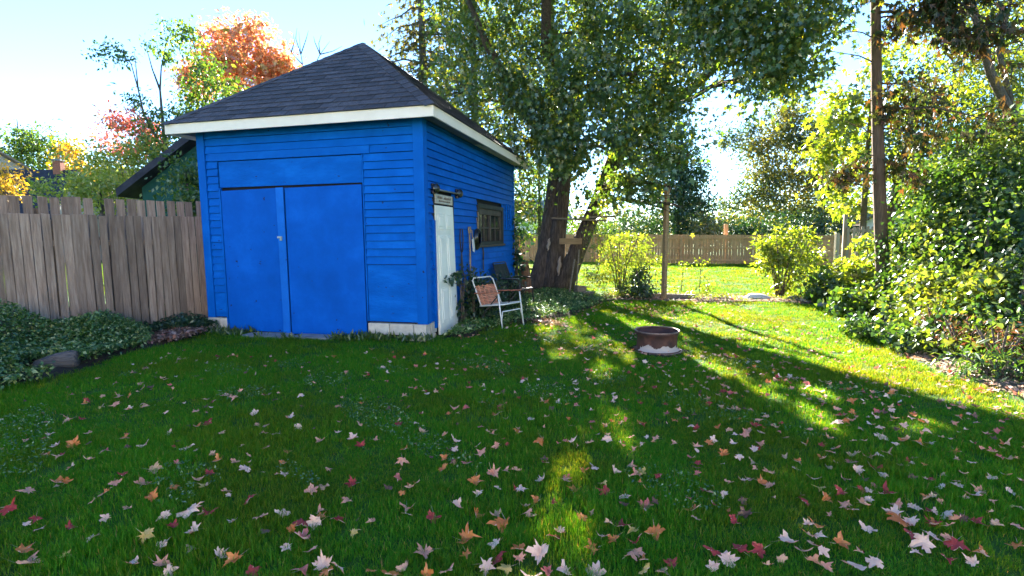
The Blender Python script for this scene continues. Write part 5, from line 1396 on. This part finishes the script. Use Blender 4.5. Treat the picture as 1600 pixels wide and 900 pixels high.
# grey log at the edge of the bed
p = gnd(92, 578)
o = MB().tube([(-.24, 0, .05), (-.20, 0, .07), (0, 0, .105), (.16, 0, .12), (.20, 0, .12)], [.05, .075, .105, .115, .09], 16, wob=.05).build('grey_log', M['log_grey'], None, smooth=True)
o.location = (p.x, p.y, 0); o.rotation_euler = (0, 0, R(24)); tag(o, 'short thick grey log lying at the edge of the leafy bed', 'log')

# ------------------------------------------------------------------ ground cover and weeds
def cover(name, label, cat, poly, n, mat, tmpl, size, hmax, mask=None, rise=None, clump=.35):
    xs = [p[0] for p in poly]; ys = [p[1] for p in poly]
    x = rng.uniform(min(xs), max(xs), n * 4); y = rng.uniform(min(ys), max(ys), n * 4)
    k = inside(x, y, poly)
    if mask is not None: k &= mask(x, y)
    x, y = x[k][:n], y[k][:n]
    h = hmax * (.45 + .55 * (.5 + .5 * np.sin(x * 4.1 + 1) * np.cos(y * 3.3 + x))) 
    if rise is not None: h = h * rise(x, y)
    z = gz(x, y) + .03 + h * rng.random(len(x)) ** clump
    P = np.stack([x, y, z], -1)
    V, F = leaf_arrays(P, rng.normal(0, 1, (len(x), 3)) * np.array([1, 1, .1]), size, tmpl, .25, .4, 1.6)
    V[:, 2] = np.maximum(V[:, 2], .01)
    o = add(name, np_mesh(name, V, F, mat))
    return tag(o, label, cat, kind='stuff')

cover('ground_cover', 'glossy dark green ground cover filling the bed before the plank fence', 'ground cover', [(-9, 4.7), (-7, 4.6), (-5.62, 4.95), (-5.25, 5.8), (-5.35, 6.9), (-5.3, 7.5), (-5.5, 7.9), (-6.2, 8.4), (-7.2, 7.2), (-9, 6.4)], 36000, M['cover'], T_OVAL, .050, .44, rise=lambda x, y: .55 + 1.25 * np.clip((-5.45 - x) / 1.3, 0, 1), mask=lambda x, y: (np.hypot((x + 5.5), (y - 6.12)) > .30))
cover('fence_foot_weeds', 'dark weeds along the foot of the grey fence', 'weeds', [(-5.35, 9.35), (-5.0, 8.95), (-5.15, 8.3), (-5.9, 8.2), (-7.2, 7.2), (-7.3, 7.5), (-5.75, 9.3)], 3200, M['leaf_dark'], T_OVAL, .06, .28)
cover('leaf_litter', 'brown heap of dry leaves between the bed and the shed corner', 'dry leaves', [(-5.0, 8.5), (-5.05, 7.75), (-5.4, 7.55), (-5.75, 7.9), (-5.6, 8.6)], 1400, M['dead_leaf_bits'], T_OVAL, .06, .12)
cover('shade_weeds', 'low dark weeds in the shade along the shed side', 'weeds', [(-1.1, 8.15), (-.75, 8.0), (-.1, 9.0), (.5, 9.6), (1.3, 10.4), (2.2, 12.4), (2.1, 13.9), (1.0, 14.6), (.1, 13.5), (-.25, 11.4)], 9500, M['cover'], T_OVAL, .055, .13)
cover('weed_fringe', 'leafy fringe along the litter strip', 'weeds', STRIP, 3000, M['leaf_yellow'], T_OVAL, .05, .16, mask=lambda x, y: np.sin(x * 3.1 + y) > -.1)
cover('litter_leaves', 'dry leaves strewn on the litter strip', 'dry leaves', STRIP, 3600, M['dead_leaf_bits'], T_OVAL, .06, .04)
cover('hedge_litter', 'dry leaves under the hedge', 'dry leaves', HEDGE_FOOT, 3800, M['dead_leaf_bits'], T_OVAL, .065, .05)
cover('wood_chips', 'pale strip of wood chips on the grass right of the chair', 'wood chips', [(.25, 9.75), (.55, 9.85), (.95, 9.25), (.95, 8.9), (.65, 9.0)], 700, M['dead_leaf_bits'], T_NARROW, .05, .03)

for (x, y, hh, n, lab) in ((.22, 1.55, 1.05, 34, 'leafy weed growing up the shed wall beside the white door'), (.25, 2.2, .9, 36, 'leafy weed growing under the hanging tools'), (.3, 2.9, .8, 34, 'leafy weed under the shed window'), (.45, 1.75, .45, 22, 'low weed beside the lawn chair back'), (.35, 3.8, .7, 30, 'leafy weed behind the lawn chair along the wall')):
    b = shed_pt(x, y, 0)
    shrub('wall_weed', lab, b, 6, [((b.x, b.y, hh * .7), (.2, .2, hh * .3), n), ((b.x, b.y, hh * .3), (.26, .26, hh * .26), n)], M['leaf_dark'], T_OVAL, .07, 11, .08, h=hh, spread=.2, cat='weed', group='weeds along the shed wall')
b = shed_pt(.1, 5.6, 0)
shrub('wall_vine', 'vine climbing the back corner of the shed', b, 4, [((b.x, b.y, .5 + .35 * k), (.13, .13, .25), 9) for k in range(5)], M['leaf_dark'], T_HEART, .09, 8, .08, h=1.9, spread=.08, cat='vine')
b = shed_pt(.16, 1.22, 0)
shrub('door_vine', 'dark leafed vine hanging across the lower half of the white door', b, 3, [((*shed_pt(.12, 1.22, .85).xy, .85), (.05, .1, .12), 5), ((*shed_pt(.13, .95, .92).xy, .92), (.03, .14, .08), 4), ((*shed_pt(.13, 1.15, .3).xy, .3), (.05, .1, .2), 6), ((*shed_pt(.12, .62, .88).xy, .88), (.03, .08, .06), 2)], M['leaf_dark'], T_HEART, .075, 5, .05, h=1.0, spread=.08, cat='vine')

# ------------------------------------------------------------------ fallen maple leaves
half = [(.0, -.02), (.10, .02), (.30, -.10), (.27, .06), (.42, .10), (.30, .22), (.52, .30), (.60, .52), (.42, .50), (.34, .60), (.22, .46), (.17, .72), (.10, .80), (0, 1.05)]
outline = half + [(-x, y) for x, y in half[-2:0:-1]]
def fallen_mesh(seed, mat):
    rr = random.Random(seed)
    c1, c2, c3, tw = rr.uniform(-.9, 1.3), rr.uniform(-.9, 1.1), rr.uniform(0, 6.28), rr.uniform(-.8, .8)
    fold = rr.choice((0, 0, .5, .9, -.4)); lobes_ = [rr.uniform(.72, 1.12) for _ in outline]; torn = rr.randrange(len(outline)) if rr.random() < .45 else -9
    def zz(x, y):
        y = y - .4
        return fold * abs(x) * .5 + .6 * (c1 * x * x + c2 * y * y + tw * x * y) + .06 * math.sin(5 * x + c3) + .05 * math.cos(6 * y + c3)
    b = MB()
    ol = [(x * k_ * (.5 if abs(i - torn) <= 1 else 1), .38 + (y - .38) * k_ * (.55 if abs(i - torn) <= 1 else 1)) for i, ((x, y), k_) in enumerate(zip(outline, lobes_))]
    b.v = [(0, .38, zz(0, .38))] + [(x * .55, .38 + (y - .38) * .55, zz(x * .55, .38 + (y - .38) * .55)) for x, y in outline] + [(x, y, zz(x, y) + rr.uniform(-.04, .07)) for x, y in ol]
    n = len(outline)
    for i in range(n):
        j = (i + 1) % n
        b.f += [(0, 1 + i, 1 + j), (1 + i, 1 + n + i, 1 + n + j, 1 + j)]
    m_ = len(b.v)
    b.v += [(-.012, 0, zz(0, 0)), (.012, 0, zz(0, 0)), (rr.uniform(-.25, .25), -.55, rr.uniform(.0, .25))]
    b.f.append((m_, m_ + 1, m_ + 2))
    me = bpy.data.meshes.new('fallen_leaf'); me.from_pydata(b.v, [], b.f); me.materials.append(mat)
    me.transform(Matrix.Translation((0, -.4, 0)))
    return me

def fallen_mat(name, top, under):
    mt, t, N, L, b = new_mat(name)
    tc = N.new('ShaderNodeTexCoord'); oi = N.new('ShaderNodeObjectInfo')
    ad = N.new('ShaderNodeVectorMath'); ad.operation = 'ADD'; L.new(tc.outputs['Object'], ad.inputs[0])
    ml = N.new('ShaderNodeMath'); ml.operation = 'MULTIPLY'; ml.inputs[1].default_value = 40; L.new(oi.outputs['Random'], ml.inputs[0]); L.new(ml.outputs[0], ad.inputs[1])
    n = N.new('ShaderNodeTexNoise'); n.inputs['Scale'].default_value = 2.2; n.inputs['Detail'].default_value = 6; L.new(ad.outputs[0], n.inputs['Vector'])
    r1 = ramp(N, [(.3, top[0]), (.7, top[1])]); r2 = ramp(N, [(.3, under[0]), (.7, under[1])])
    L.new(n.outputs['Fac'], r1.inputs[0]); L.new(n.outputs['Fac'], r2.inputs[0])
    g = N.new('ShaderNodeNewGeometry'); mx = N.new('ShaderNodeMix'); mx.data_type = 'RGBA'
    L.new(g.outputs['Backfacing'], mx.inputs[0]); L.new(r1.outputs[0], mx.inputs[6]); L.new(r2.outputs[0], mx.inputs[7])
    d = N.new('ShaderNodeBsdfDiffuse'); tr = N.new('ShaderNodeBsdfTranslucent'); L.new(mx.outputs[2], d.inputs[0]); L.new(mx.outputs[2], tr.inputs[0])
    m1 = N.new('ShaderNodeMixShader'); m1.inputs[0].default_value = .28; L.new(d.outputs[0], m1.inputs[1]); L.new(tr.outputs[0], m1.inputs[2])
    gl = N.new('ShaderNodeBsdfGlossy'); gl.inputs['Roughness'].default_value = .45
    m2 = N.new('ShaderNodeMixShader'); m2.inputs[0].default_value = .05; L.new(m1.outputs[0], m2.inputs[1]); L.new(gl.outputs[0], m2.inputs[2])
    N.remove(b); L.new(m2.outputs[0], N['Material Output'].inputs[0])
    return mt
PU = ((.60, .34, .26), (.74, .50, .40))
LC = {
    'w': (((.78, .45, .33), (.89, .63, .50)), ((.56, .22, .14), (.72, .40, .28)), 'pale whitish pink fallen maple leaf lying on the grass'),
    'p': (((.60, .23, .14), (.76, .38, .25)), PU, 'salmon pink fallen maple leaf lying on the grass'),
    'k': (((.50, .10, .09), (.64, .20, .15)), PU, 'rose red fallen maple leaf lying on the grass'),
    'r': (((.26, .014, .014), (.44, .045, .03)), PU, 'deep crimson fallen maple leaf lying on the grass'),
    'o': (((.50, .12, .02), (.68, .25, .06)), PU, 'orange fallen maple leaf lying on the grass'),
    'y': (((.55, .34, .06), (.68, .48, .16)), PU, 'yellow fallen maple leaf lying on the grass'),
    't': (((.34, .21, .11), (.5, .34, .2)), PU, 'tan fallen maple leaf lying on the grass'),
    'b': (((.10, .045, .025), (.2, .09, .05)), ((.2, .12, .08), (.3, .2, .14)), 'dark brown fallen maple leaf lying on the grass'),
}
FM = {k: fallen_mat('fallen_leaf_' + k, v[0], v[1]) for k, v in LC.items()}
FMESH = {k: [fallen_mesh(31 * i + ord(k), FM[k]) for i in range(9)] for k in LC}
ZA = '350,75o 420,85y 480,82p 495,45w 605,95p 815,120p 890,78r 975,65p 1060,128w 285,138p 825,187o 865,172r 1108,185p 1105,210o 1150,212t 1205,147w 1415,160k 1408,205w 1470,232w 1500,255r 1330,245p 1105,272k 600,258W 785,270w 370,205p 370,247b 440,280k 300,245o 520,228o 210,200w 235,250w 245,300r 515,375r 480,415p 440,455o 590,415p 650,360t 740,340k 635,475o 730,435o 850,433y 905,333o 875,385r 980,337p 1018,362w 945,450r 1040,495r 1035,308o 1175,335o 1182,380w 1370,360p 1460,412r 1445,495p 1298,447p 1355,430t 1180,540w 1085,565p 1250,590r 1215,608o 1305,580w 1340,530p 1410,570r 1545,570p 275,400o 230,405o 108,445p 145,565r 45,518r 300,590r 385,635w 530,515p 685,555w 800,537W 718,598r 805,622w 615,637y 680,672w 800,682t 275,706y 120,735P 100,690o 555,750w 675,750p 710,785w 920,710w 970,745o 1055,780r 1190,690w 1255,645k 1300,705p 1475,625y 1345,750w 1260,785k 1360,785o 1410,775w 1550,785o'
ZB_ = '180,215r 335,115p 97,52p 245,38o 325,265w 290,232w 440,280w 455,320p 515,212k 630,225o 740,270o 525,288p 885,275w 965,272p 1045,262w 1210,275w 765,152r 690,165w 95,302o 85,360p 285,348o 275,382o 385,360k 65,430k 118,478o 430,450o 515,412P 575,400p 618,387k 535,478w 645,488w 738,442w 850,450p 890,482o 860,425k 935,395o 980,377w 1075,405w 1025,460y 1030,497r 1180,420p 1200,405y 1290,437r 1130,525w 1230,552k 715,535o 665,555r 670,590p 560,650O 525,615t 230,620r 430,600o 105,570P 110,600w 340,570w 185,785P 390,715O 385,785o 515,740w 625,760o 520,805R 485,855W 570,855y 640,810p 735,800W 825,675w 800,700r 690,885w 770,870k 845,865W 990,850W 975,745o 1020,712w 1075,720o 1115,645r 1165,680y 1180,730r 1150,790p 1195,775p 1220,815o 1275,685o 1345,825r 1310,865t 1225,865y 1450,580o 1460,625p 930,610o 1050,650y 300,880p 200,880o 35,890o 95,858r'
ZC = '235,290w 250,285r 165,335w 230,345t 95,310o 210,205p 195,220p 240,180r 120,205r 45,245w 435,380w 515,420w 555,330o 620,285w 595,308w 480,270o 330,185p 495,210p 625,125p 690,80o 625,185w 785,190w 750,262o 830,242w 930,268o 895,280w 1010,280o 860,312p 775,330k 690,350k 805,380R 720,395w 660,425p 840,412w 210,435p 185,455w 270,460o 310,470p 300,405p 450,510r 470,550r 540,470y 640,505r 570,525o 740,485r 775,490w 815,460k 860,505R 770,530w 695,585w 750,565w 880,600w 905,630O 900,550p 990,560w 975,645w 1045,520o 1190,465w 1265,510W 1285,490p 1350,430w 1410,415w 1440,495w 1470,560y 1215,410o 1175,315o 1175,440o 1415,290o 1140,600w 1180,630w 1080,640r 1150,665p 1280,635r 1075,700W 1020,750W 995,785w 970,715r 1185,760r 1150,720p 1145,820r 1250,825w 1300,785o 1465,755o 1470,660p 1375,645p 485,660w 525,655o 490,715o 540,720w 515,755r 395,757w 250,770R 370,815o 300,840o 120,810W 165,770r 40,780r 40,840w 95,515w 15,500r 45,560r 140,645r 190,610b 560,795w 515,830w 575,850p 700,865W 650,745o 465,780p 725,790r 795,835w 770,670w 840,740p 1080,860w 1110,890o 1020,885w 1430,860r 1440,820r 1375,820y 260,695r 110,685w'
lp = []
for txt, ox, oy, sc in ((ZA, 0, 600, .375), (ZB_, 600, 600, 1 / 3), (ZC, 1100, 600, 1 / 3)):
    for w_ in txt.split():
        x, y = w_[:-1].split(','); lp.append((ox + float(x) * sc, oy + float(y) * sc, w_[-1]))
nleaf = 0
for x, y, c in lp[:300]:
    g = gnd(x, y, .04); big = c.isupper(); c = c.lower()
    me = random.choice(FMESH[c])
    s = random.uniform(.060, .094) * (1.4 if big else 1.0)
    o = add('fallen_leaf', me, None, (g.x, g.y, .036 + random.uniform(-.008, .012) + float(gz(g.x, g.y))), (R(random.gauss(0, 19)), R(random.gauss(0, 19)), random.uniform(0, 6.28)), (s * random.uniform(.75, 1.1), s * random.uniform(.8, 1.1), s))
    zone = ('at the bottom edge of the picture' if y > 850 else
            'before the grey log' if x < 250 and y < 760 else 'in the near left part of the lawn' if x < 420 else
            'in front of the blue double door' if x < 660 and y < 760 else 'in front of the white side door' if x < 820 and y < 700 else
            'before the fire ring' if x < 1130 and y < 740 else 'near the sunny edge of the lawn' if x >= 1130 and y < 700 else
            'in the leafy right part of the lawn' if x > 1300 else 'in the middle of the near lawn')
    tag(o, ('large ' if big else '') + LC[c][2].replace('lying on the grass', 'lying ' + zone), 'leaf', 'fallen maple leaves on the lawn'); nleaf += 1
# smaller and farther ones: too many to count
parts_v, parts_f, mi = [], [], []
cols = 'wwwwpppkkkrrroootbb'
n = 0; off = 0
tv = {k: [(np.array([v.co[:] for v in q_.vertices]), [tuple(p.vertices) for p in q_.polygons]) for q_ in FMESH[k]] for k in LC}
keys = list(LC)
rest_v, rest_f, rest_m = [], [], []
ST = Vector((0, 0, 0))
def add_leaf(gx_, gy_, c, s):
    global off
    v, f = random.choice(tv[c])
    rz, rx, ry = random.uniform(0, 6.28), random.gauss(0, .35), random.gauss(0, .35)
    mt_ = (Matrix.Rotation(rz, 3, 'Z') @ Matrix.Rotation(rx, 3, 'X') @ Matrix.Rotation(ry, 3, 'Y'))
    q = (v * s) @ np.array(mt_).T + np.array([gx_, gy_, .034 + random.uniform(-.008, .01) + float(gz(gx_, gy_))])
    rest_v.append(q)
    rest_f.extend([tuple(i + off for i in p) for p in f]); rest_m.extend([keys.index(c)] * len(f)); off += len(v)
tries = 0
while n < 1700 and tries < 30000:
    tries += 1
    x = random.uniform(-4.8, 5.0); y = 2.6 + 9.5 * random.random() ** .85
    px = x / y
    dens = .22 + .5 * max(0, min(1, (x + 1.5) / 4)) + (.35 if x > 2.5 and y < 6 else 0)
    if y > 7: dens *= .5
    if y < 4: dens *= .7
    if random.random() > dens or (x < -1.0 and y > 7.3) or inside(np.array([x]), np.array([y]), BED)[0]: continue
    add_leaf(x, y, random.choice(cols), random.uniform(.028, .072)); n += 1
me = bpy.data.meshes.new('fallen_leaves'); me.from_pydata(np.concatenate(rest_v).tolist(), [], rest_f)
for k in keys: me.materials.append(FM[k])
me.polygons.foreach_set('material_index', rest_m)
tag(add('fallen_leaves', me), 'small and distant fallen leaves scattered over the lawn', 'fallen leaves', kind='stuff')

def tuft_leaves(name, label, pts, size, mat, tmpl, up_):
    V, F = leaf_arrays(pts, rng.normal(0, 1, pts.shape) * np.array([1, 1, .1]), size, tmpl, -up_, .45, .6)
    V[:, 2] = np.maximum(V[:, 2], 0)
    return tag(add(name, np_mesh(name, V, F, mat)), label, 'weeds', kind='stuff')


q_ = []
for k in range(95):
    lx_ = random.uniform(-3.95, .1); ly_ = random.choice((-.10, -.16, -.3)) * random.uniform(.8, 1.6)
    if -3.1 < lx_ < -1.45 and ly_ > -.42: continue
    c = shed_pt(lx_, ly_, .0)
    for j in range(random.randint(6, 16)): q_.append((c.x + random.gauss(0, .05), c.y + random.gauss(0, .04), random.uniform(0, .03)))
tuft_leaves('shed_foot_weeds', 'small weeds and long grass at the foot of the shed front', np.array(q_), .10, M['leaf_small'], T_NARROW, 1.6)
xx = rng.uniform(-4.6, 4.4, 60000); yy = rng.uniform(2.2, 8.5, 60000)
pn = np.sin(xx * 2.1 + 1.3 * np.sin(yy * 1.7)) * np.sin(yy * 2.6 + 1.1 * np.cos(xx * 1.9)) + .35 * np.sin(xx * 6.1 + yy * 4.7)
kk = (pn > .72) & ~inside(xx, yy, BED) & ~((xx < -1) & (yy > 7.5))
xx, yy = xx[kk][:7000], yy[kk][:7000]
P = np.stack([xx, yy, gz(xx, yy) + rng.uniform(.02, .05, len(xx))], -1)
V, F = leaf_arrays(P, rng.normal(0, 1, P.shape) * np.array([1, 1, .1]), .022, T_OVAL, .1, .3, 2.5)
tag(add('clover', np_mesh('clover', V, F, M['cover'])), 'patches of small clover leaves in the lawn', 'clover', kind='stuff')

# ------------------------------------------------------------------ grass
def clump_mesh(seed, nb, rad, h, wd):
    r_ = np.random.default_rng(seed)
    V, F = [], []
    for k in range(nb):
        a, rr_ = r_.uniform(0, 6.28), rad * math.sqrt(r_.random())
        bx_, by_ = rr_ * math.cos(a), rr_ * math.sin(a)
        th = r_.uniform(0, 6.28); hh = h * r_.uniform(.5, 1.2); ln = hh * r_.uniform(.15, .95)
        dx_, dy_ = math.cos(th), math.sin(th); sx_, sy_ = -dy_, dx_
        w1 = wd * r_.uniform(.7, 1.2)
        n0 = len(V)
        V += [(bx_ - sx_ * w1, by_ - sy_ * w1, -.01), (bx_ + sx_ * w1, by_ + sy_ * w1, -.01),
              (bx_ + dx_ * ln * .35 + sx_ * w1 * .8, by_ + dy_ * ln * .35 + sy_ * w1 * .8, hh * .6), (bx_ + dx_ * ln * .35 - sx_ * w1 * .8, by_ + dy_ * ln * .35 - sy_ * w1 * .8, hh * .6),
              (bx_ + dx_ * ln, by_ + dy_ * ln, hh)]
        F += [(n0, n0 + 1, n0 + 2), (n0, n0 + 2, n0 + 3), (n0 + 3, n0 + 2, n0 + 4)]
    return np_mesh('grass_tuft', np.array(V), np.array(F), M['grass'])

gcol = bpy.data.collections.new('grass_tufts')
for k in range(6):
    gcol.objects.link(bpy.data.objects.new('grass_tuft', clump_mesh(k, 60, .085, .050, .0018)))
bands = [(1.6, 4.2, 300, 1.0), (4.2, 7.0, 170, 1.15), (7.0, 13.5, 80, 1.5), (13.5, 24, 22, 2.4), (24, 36, 9, 3.6)]
PX, PY, PS = [], [], []
for y0, y1, dn, sc in bands:
    xm = y1 * 1.05 + 1.0
    cnt = int((y1 - y0) * 2 * xm * dn)
    x = rng.uniform(-xm, xm, cnt); y = rng.uniform(y0, y1, cnt)
    keep = np.abs(x) < y * 1.05 + 1.0
    # the shed, beds and litter carry no turf
    c_, s_ = math.cos(SYAW), math.sin(SYAW)
    lx = (x - SX) * c_ + (y - SY) * s_; ly = -(x - SX) * s_ + (y - SY) * c_
    keep &= ~((lx > -SW - .05) & (lx < .05) & (ly > -.08 + .3 * 0) & (ly < SL + .05))
    slab = (lx > -3.1) & (lx < -1.45) & (ly > -.40) & (ly < 0)
    keep &= ~slab
    jx, jy = x + rng.normal(0, .12, cnt), y + rng.normal(0, .12, cnt)
    for poly in (BED, HEDGE_FOOT): keep &= ~inside(jx, jy, poly)
    keep &= ~(inside(jx, jy, STRIP) & (rng.random(cnt) < .8)); keep &= ~(inside(jx, jy, SIDEBED) & (rng.random(cnt) < .6))
    keep &= ~((x < -5.6) & (y < 15))
    keep &= np.hypot(x - fc.x, y - fc.y) > .36 + rng.normal(0, .05, cnt)
    PX.append(x[keep]); PY.append(y[keep]); PS.append(np.full(keep.sum(), sc))
PX, PY, PS = map(np.concatenate, (PX, PY, PS))
gm = bpy.data.meshes.new('grass'); gm.vertices.add(len(PX))
gm.vertices.foreach_set('co', np.stack([PX, PY, gz(PX, PY)], -1).astype(np.float32).ravel())
# lawn longer in some spots, thin in others
hv = .75 + .35 * np.sin(PX * 1.7 + 2 * np.sin(PY * .9)) * np.cos(PY * 2.1 + PX) + rng.normal(0, .16, len(PX))
sc3 = np.stack([PS, PS, np.clip(hv, .45, 1.4) * (1 + .12 * (PS - 1))], -1)
at = gm.attributes.new('tuft_scale', 'FLOAT_VECTOR', 'POINT'); at.data.foreach_set('vector', sc3.astype(np.float32).ravel())
rot = np.stack([np.zeros(len(PX)), np.zeros(len(PX)), rng.uniform(0, 6.28, len(PX))], -1)
at = gm.attributes.new('tuft_rot', 'FLOAT_VECTOR', 'POINT'); at.data.foreach_set('vector', rot.astype(np.float32).ravel())
grass = tag(add('grass', gm), 'short green lawn grass', 'grass', kind='stuff')
ng = bpy.data.node_groups.new('grass_tufts', 'GeometryNodeTree')
ng.interface.new_socket('Geometry', in_out='INPUT', socket_type='NodeSocketGeometry')
ng.interface.new_socket('Geometry', in_out='OUTPUT', socket_type='NodeSocketGeometry')
N, L = ng.nodes, ng.links
gi, go = N.new('NodeGroupInput'), N.new('NodeGroupOutput')
mp = N.new('GeometryNodeMeshToPoints'); ip = N.new('GeometryNodeInstanceOnPoints'); ci = N.new('GeometryNodeCollectionInfo')
ci.inputs['Collection'].default_value = gcol; ci.inputs['Separate Children'].default_value = True; ci.inputs['Reset Children'].default_value = True
ip.inputs['Pick Instance'].default_value = True
a1 = N.new('GeometryNodeInputNamedAttribute'); a1.data_type = 'FLOAT_VECTOR'; a1.inputs['Name'].default_value = 'tuft_scale'
a2 = N.new('GeometryNodeInputNamedAttribute'); a2.data_type = 'FLOAT_VECTOR'; a2.inputs['Name'].default_value = 'tuft_rot'
L.new(gi.outputs[0], mp.inputs[0]); L.new(mp.outputs[0], ip.inputs['Points']); L.new(ci.outputs[0], ip.inputs['Instance'])
L.new(a1.outputs[0], ip.inputs['Scale']); L.new(a2.outputs[0], ip.inputs['Rotation']); L.new(ip.outputs[0], go.inputs[0])
md = grass.modifiers.new('tufts', 'NODES'); md.node_group = ng
print('tufts', len(PX), 'leaves', nleaf, 'objects', len(S.objects))
